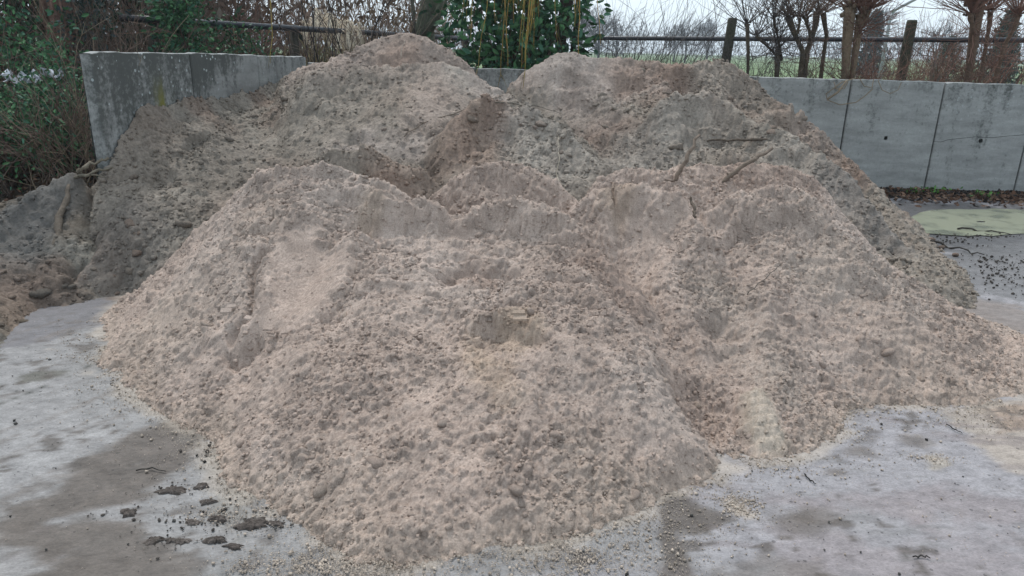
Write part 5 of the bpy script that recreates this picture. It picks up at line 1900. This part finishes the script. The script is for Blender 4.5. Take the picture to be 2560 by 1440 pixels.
# flat slab-like shards in the sand
for (u, v, lab, s) in ((690, 848, 'flat pale crust shard at the lower end of the smooth scrape', .05), (590, 790, 'splintered crust plates left of the smooth scrape', .07), (1285, 800, 'pale crust plates on the lip below the middle hollow', .07)):
    p_ = hit(u, v)
    Vs, Fs = [], []
    for k in range(4):
        w_, l_, h_ = s * r.uniform(.5, 1), s * r.uniform(.2, .4), .008
        an = r.uniform(-.5, .5)
        c_ = p_ + np.array([r.normal() * s * .5, r.normal() * s * .4 - .01, .015 + .01 * k])
        base = len(Vs) * 8
        cs = []
        for dz in (0, h_):
            for (sx, sy) in ((-1, -1), (1, -.8), (.9, 1), (-.85, .9)):
                x_, y_ = sx * w_ * .5, sy * l_ * .5
                cs.append((c_[0] + x_ * math.cos(an) - y_ * math.sin(an), c_[1] + x_ * math.sin(an) + y_ * math.cos(an), c_[2] + dz + y_ * .6))
        Vs.append(cs)
        Fs += [tuple(base + i for i in f) for f in ((3, 2, 1, 0), (4, 5, 6, 7), (0, 1, 5, 4), (1, 2, 6, 5), (2, 3, 7, 6), (3, 0, 4, 7))]
    root = empty('crust_shards', tuple(float(q) for q in p_), label=lab, cat='crust')
    for cs in Vs:
        build('plate', np.array(cs), np.array([(3, 2, 1, 0), (4, 5, 6, 7), (0, 1, 5, 4), (1, 2, 6, 5), (2, 3, 7, 6), (3, 0, 4, 7)]), MAT['sand'], root,
              tint=colour_front(np.array([[cs[0][0]]]), np.array([[cs[0][1]]]))[0, 0] * 1.03, smooth=False)

# ------------------------------------------------------------------ things on the yard
mudmat = MAT['soil']
labs = {(430, 1226): 'dark flat mud cake, highest of those lying lower left', (505, 1215): 'greyish mud lump beside the left foot of the sand', (518, 1255): 'small black mud lump left of the sand foot', (545, 1297): 'black mud lump sprinkled with sand grains, lower left',
        (480, 1305): 'flat brownish mud cake in the middle of the lower left row', (320, 1282): 'small black upright mud lump on the edge of the brown stain', (632, 1310): 'largest dark mud cake, sand-dusted, lower left', (688, 1308): 'dark mud cake touching the sand spill',
        (385, 1350): 'flat dark mud cake on the edge of the brown wheel mark', (428, 1350): 'purplish flat mud cake, middle of three in a row', (455, 1352): 'brown mud cake, rightmost of three in a row', (540, 1350): 'small dark mud lump under the largest cake', (585, 1365): 'thin grey mud cake near the bottom edge'}
for (u, v), lab in labs.items():
    g = gnd(u, v)
    s = {(632, 1310): .036, (688, 1308): .022, (430, 1226): .030}.get((u, v), .022) * r.uniform(.85, 1.15)
    na, nr = 26, 6
    an = np.linspace(0, 2 * math.pi, na, endpoint=False)
    ph = r.uniform(0, 6, 4)
    out = s * (1 + .2 * np.cos(an * 2 + ph[0]) + .14 * np.cos(an * 3 + ph[1]) + .1 * np.cos(an * 5 + ph[2]) + .2 * r.normal(size=na))
    hh = s * (.42 if 'lump' in lab else .2)
    V = []
    for k in range(nr):
        t = 1 - k / nr
        for q in range(na):
            V.append((g[0] + math.cos(an[q]) * out[q] * t * 1.3, g[1] + math.sin(an[q]) * out[q] * t * .8, -.003 if k == 0 else hh * (1 - t ** 4) * (.75 + .5 * r.random())))
    V.append((g[0], g[1], hh))
    V = np.array(V)
    F = [(k * na + q, k * na + (q + 1) % na, (k + 1) * na + (q + 1) % na) for k in range(nr - 1) for q in range(na)]
    F += [(k * na + q, (k + 1) * na + (q + 1) % na, (k + 1) * na + q) for k in range(nr - 1) for q in range(na)]
    F += [((nr - 1) * na + q, (nr - 1) * na + (q + 1) % na, nr * na) for q in range(na)]
    F = np.array(F)
    o = build('mud_lump', V, F, mudmat, tint=np.array([.09, .076, .068])[None] * r.uniform(.6, 1.7, (len(V), 1)))
    tag(o, lab, 'mud lump', 'dark mud lumps on the concrete at lower left')
for (u, v, s, lab) in ((2385, 676, .055, 'brown clod lying off the right foot of the rear heap, nearest the puddle side'), (2350, 678, .05, 'dark clod touching the right foot of the rear heap'), (2320, 680, .04, 'small dark clod at the very foot of the right heap'),
                       (2388, 640, .035, 'single brown clod further up the yard right of the heap'), (2355, 620, .03, 'little clod on the wet yard right of the rear heap'), (2330, 600, .028, 'tiny dark clod closest to the puddle')):
    g = gnd(u, v)
    V, F = ROCKS_L[r.integers(0, 8)]
    V = V * np.array([s * 1.2, s, s * .7]) * (1 + .08 * r.normal(size=(len(V), 1))) + np.array([g[0], g[1], s * .3])
    tag(build('clod', V, F, mudmat, tint=DKBR * r.uniform(.7, 1.2)), lab, 'clod', 'clods lying off the right heap')

# churned black litter on the right, leaf litter along the wall foot and at the left
def litter(name, P, size, cols, r, mat='dry', flat=.25, kind='stuff', **k):
    n = len(P)
    D = r.normal(size=(n, 3))
    D[:, 2] *= flat
    V, F, t = small_leaves(P, D, size, r, cols, wide=.6)
    return build(name, V, F, MAT[mat], tint=t, smooth=False, kind=kind, **k)


BRN = np.array([[.10, .055, .035], [.16, .09, .06], [.07, .045, .035], [.2, .13, .09], [.03, .026, .024]])
n = 4200
x = r.uniform(3.6, 7.3, n)
y = BACK_Y - .03 - np.abs(r.normal(size=n)) * .28 - .12 * (x > 5.5) * r.random(n)
litter('leaf_litter', np.stack([x, y, .008 + r.random(n) * .05 * np.exp(-(BACK_Y - y) * 4)], 1), r.uniform(.03, .09, n), BRN, r)
n = 5200
x = r.uniform(-6.5, -3.2, n)
y = r.uniform(5.3, 9, n)
z = .03 + .42 * sstep(wall_x(y) + 1.2, wall_x(y) - .5, x) * sstep(5.0, 6.0, y) + r.random(n) * .05
litter('leaf_litter', np.stack([x, y, z], 1), r.uniform(.03, .08, n), BRN * .7, r)
# dark soil strip at the wall foot
n = 2500
x = r.uniform(3.2, 7.3, n)
y = BACK_Y - .02 - r.random(n) * .16
scatter_lumps('soil_crumbs', np.stack([x, y, r.random(n) * .035], 1), r.uniform(.01, .035, n), np.tile([.022, .019, .017], (n, 1)) * r.uniform(.7, 1.5, (n, 1)), MAT['soil'], None, r, ROCKS_S, kind='stuff')
# small weeds at the wall foot
for (u, v, lab) in ((2290, 488, 'small bright green weed at the wall foot, left one'), (2340, 487, 'wider green weed at the wall foot, below the long joint'), (2452, 497, 'tiny green weed at the wall foot, right one')):
    g = gnd(u, v)
    m_ = 26
    P = np.stack([g[0] + r.normal(size=m_) * .09, np.minimum(g[1], BACK_Y - .08) + r.normal(size=m_) * .04, r.uniform(.02, .08, m_)], 1)
    V, F, t = small_leaves(P, r.normal(size=(m_, 3)) * .6 + np.array([0, -.2, .6]), r.uniform(.03, .06, m_), r, np.array([[.06, .16, .03], [.09, .2, .05]]))
    root = empty('weed', tuple(float(q) for q in g), label=lab, cat='weed')
    build('leaves', V, F, MAT['leaf'], root, tint=t, smooth=False, kind='stuff')
# black churned muck and twigs on the wet yard
n = 700
c_ = [(gnd(2510, 665), .35, .13), (gnd(2540, 650), .3, .1), (gnd(2470, 690), .25, .1), (gnd(2450, 590), .5, .06), (gnd(2350, 605), .5, .12), (gnd(2560, 720), .4, .15)]
P = []
for k in range(n):
    g, sx, sy = c_[r.integers(0, len(c_))]
    P.append((g[0] + r.normal() * sx * .6, g[1] + r.normal() * sy, .004))
P = np.array(P)
scatter_lumps('muck', P, r.uniform(.003, .02, n) * r.random(n) ** .8, np.tile([.06, .053, .048], (n, 1)) * r.uniform(.7, 1.6, (n, 1)), MAT['soil'], None, r, ROCKS_S, kind='stuff')
# sand grains and crumbs strewn round the foot and over the slab
zz = samp(BASE['front'], GX, GY)
gi, gj = np.where((zz > -.16) & (zz < .02) & (GY < 4.0))
w_ = np.exp(np.clip(zz[gi, gj], -1, 0) * 26)
w_ /= w_.sum()
s = r.choice(len(gi), 12000, p=w_)
P = np.stack([GX[gi[s], gj[s]] + r.normal(size=len(s)) * .03, GY[gi[s], gj[s]] + r.normal(size=len(s)) * .03, np.full(len(s), .001)], 1)
ok = fbm(P[:, 0], P[:, 1], .16, 3, 78) > -.22
extra = []
for (u, v, sx, sy, m_) in ((1340, 1400, .12, .05, 900), (1450, 1400, .1, .05, 700), (900, 1420, .16, .04, 1500), (770, 1410, .1, .05, 900), (550, 1290, .07, .03, 350), (1850, 1260, .05, .05, 700), (600, 1420, .03, .02, 150), (2330, 1145, .06, .025, 260), (1700, 1330, .12, .07, 320), (1690, 1410, .08, .06, 200),
                           (650, 1400, .2, .08, 200), (300, 1100, .6, .3, 160), (2200, 1300, .8, .25, 420), (2000, 1160, .3, .06, 200), (2450, 1060, .25, .06, 300), (1600, 1320, .12, .06, 500), (1550, 1390, .1, .05, 300)):
    g = gnd(u, v)
    extra.append(np.stack([g[0] + r.normal(size=m_) * sx, g[1] + r.normal(size=m_) * sy, np.full(m_, .001)], 1))
P = np.concatenate([P[ok]] + extra)
rad = np.clip(.0014 * (1 - r.random(len(P)) * .985) ** (-1 / 2.2), .002, .012)
cc = np.array([.46, .385, .32])[None] * r.uniform(.75, 1.2, (len(P), 1))
scatter_lumps('sand_crumbs', P, rad, cc, MAT['sand'], None, r, ROCKS_O, kind='stuff')
P = []
for (u, v) in list({(430, 1226): 0, (545, 1297): 0, (480, 1305): 0, (632, 1310): 0, (660, 1310): 0, (410, 1350): 0, (560, 1190): 0, (530, 1130): 0, (590, 1240): 0, (330, 1280): 0}):
    g = gnd(u, v)
    for _ in range(34):
        P.append((g[0] + r.normal() * .07, g[1] + r.normal() * .045, .001))
P = np.array(P)
scatter_lumps('mud_crumbs', P, np.clip(.002 * (1 - r.random(len(P)) * .98) ** -.5, .002, .011), np.array([[.075, .065, .058]]) * r.uniform(.6, 1.6, (len(P), 1)), MAT['soil'], None, r, ROCKS_S, kind='stuff')
n = 1300
P = np.stack([r.uniform(-2.6, 3.4, n), r.uniform(1.6, 4.2, n), np.full(n, .001)], 1)
scatter_lumps('grit', P, np.clip(.0018 * (1 - r.random(n) * .98) ** -.5, .0015, .009), np.array([[.05, .048, .045]]) * r.uniform(.6, 2.5, (n, 1)), MAT['soil'], None, r, ROCKS_O, kind='stuff')
# a few straws and twigs on the slab
for (pts, lab) in ((((2365, 1062), (2385, 1075), (2405, 1085)), 'short black twig on the slab at the right, near the sandy film'), (((340, 1178), (380, 1172), (415, 1180)), 'thin dark twig lying on the pale slab at lower left'),
                   (((2280, 1393), (2310, 1392), (2325, 1398)), 'curved dark twig near the lower right corner'), (((2010, 1185), (2025, 1203), (2040, 1212)), 'bent black twig in the middle of the right slab')):
    stick('twig', [gnd(*q) + [0, 0, .004] for q in pts], (.003, .003, .002), (.03, .028, .025), lab, sides=4, cat='twig', wig=.002)
for (pts, lab) in ((((2400, 575), (2460, 580), (2530, 590)), 'long dark stick lying across the near edge of the puddle'), (((2330, 610), (2400, 625), (2460, 640)), 'thin dark stem on the wet yard below the puddle')):
    stick('twig', [gnd(*q) + [0, 0, .012] for q in pts], (.01, .008, .004), (.04, .035, .03), lab, sides=5, cat='twig', wig=.012)
# white scrap in the bushes
for (u, v, s, lab) in ((40, 198, .17, 'white torn sheet scrap among the bushes, left piece'), (95, 190, .12, 'white torn sheet scrap among the bushes, middle piece'), (140, 186, .1, 'white scrap just left of the wall end')):
    c_ = np.array(at(u, v, 6.9))
    g = 6
    V = []
    for i in range(g):
        for j in range(g):
            V.append(c_ + np.array([(i / (g - 1) - .5) * s * 1.3 + r.normal() * .008, r.normal() * .03, (j / (g - 1) - .5) * s * .5 + r.normal() * .014 + .04 * math.sin(i * 1.7)]))
    F = [(i * g + j, (i + 1) * g + j, (i + 1) * g + j + 1, i * g + j + 1) for i in range(g - 1) for j in range(g - 1)]
    o = build('white_scrap', np.array(V), np.array(F), MAT['scrap'], smooth=False)
    tag(o, lab, 'scrap')
# crack in the right-hand slab of the back wall
T = Tubes()
pts = [at(u, v, BACK_Y - .001) for u, v in ((2334, 354), (2352, 355), (2372, 349), (2400, 346), (2440, 342), (2480, 344), (2520, 340), (2560, 337), (2595, 336))]
T.add(pts, .0022, 4)
T.build('crack', MAT['hole'], bwall)
print('tris', sum(len(o.data.loops) - 2 * len(o.data.polygons) for o in scene.objects if o.type == 'MESH'), [(o.name, len(o.data.polygons)) for o in scene.objects if o.type == 'MESH' and len(o.data.polygons) > 60000])
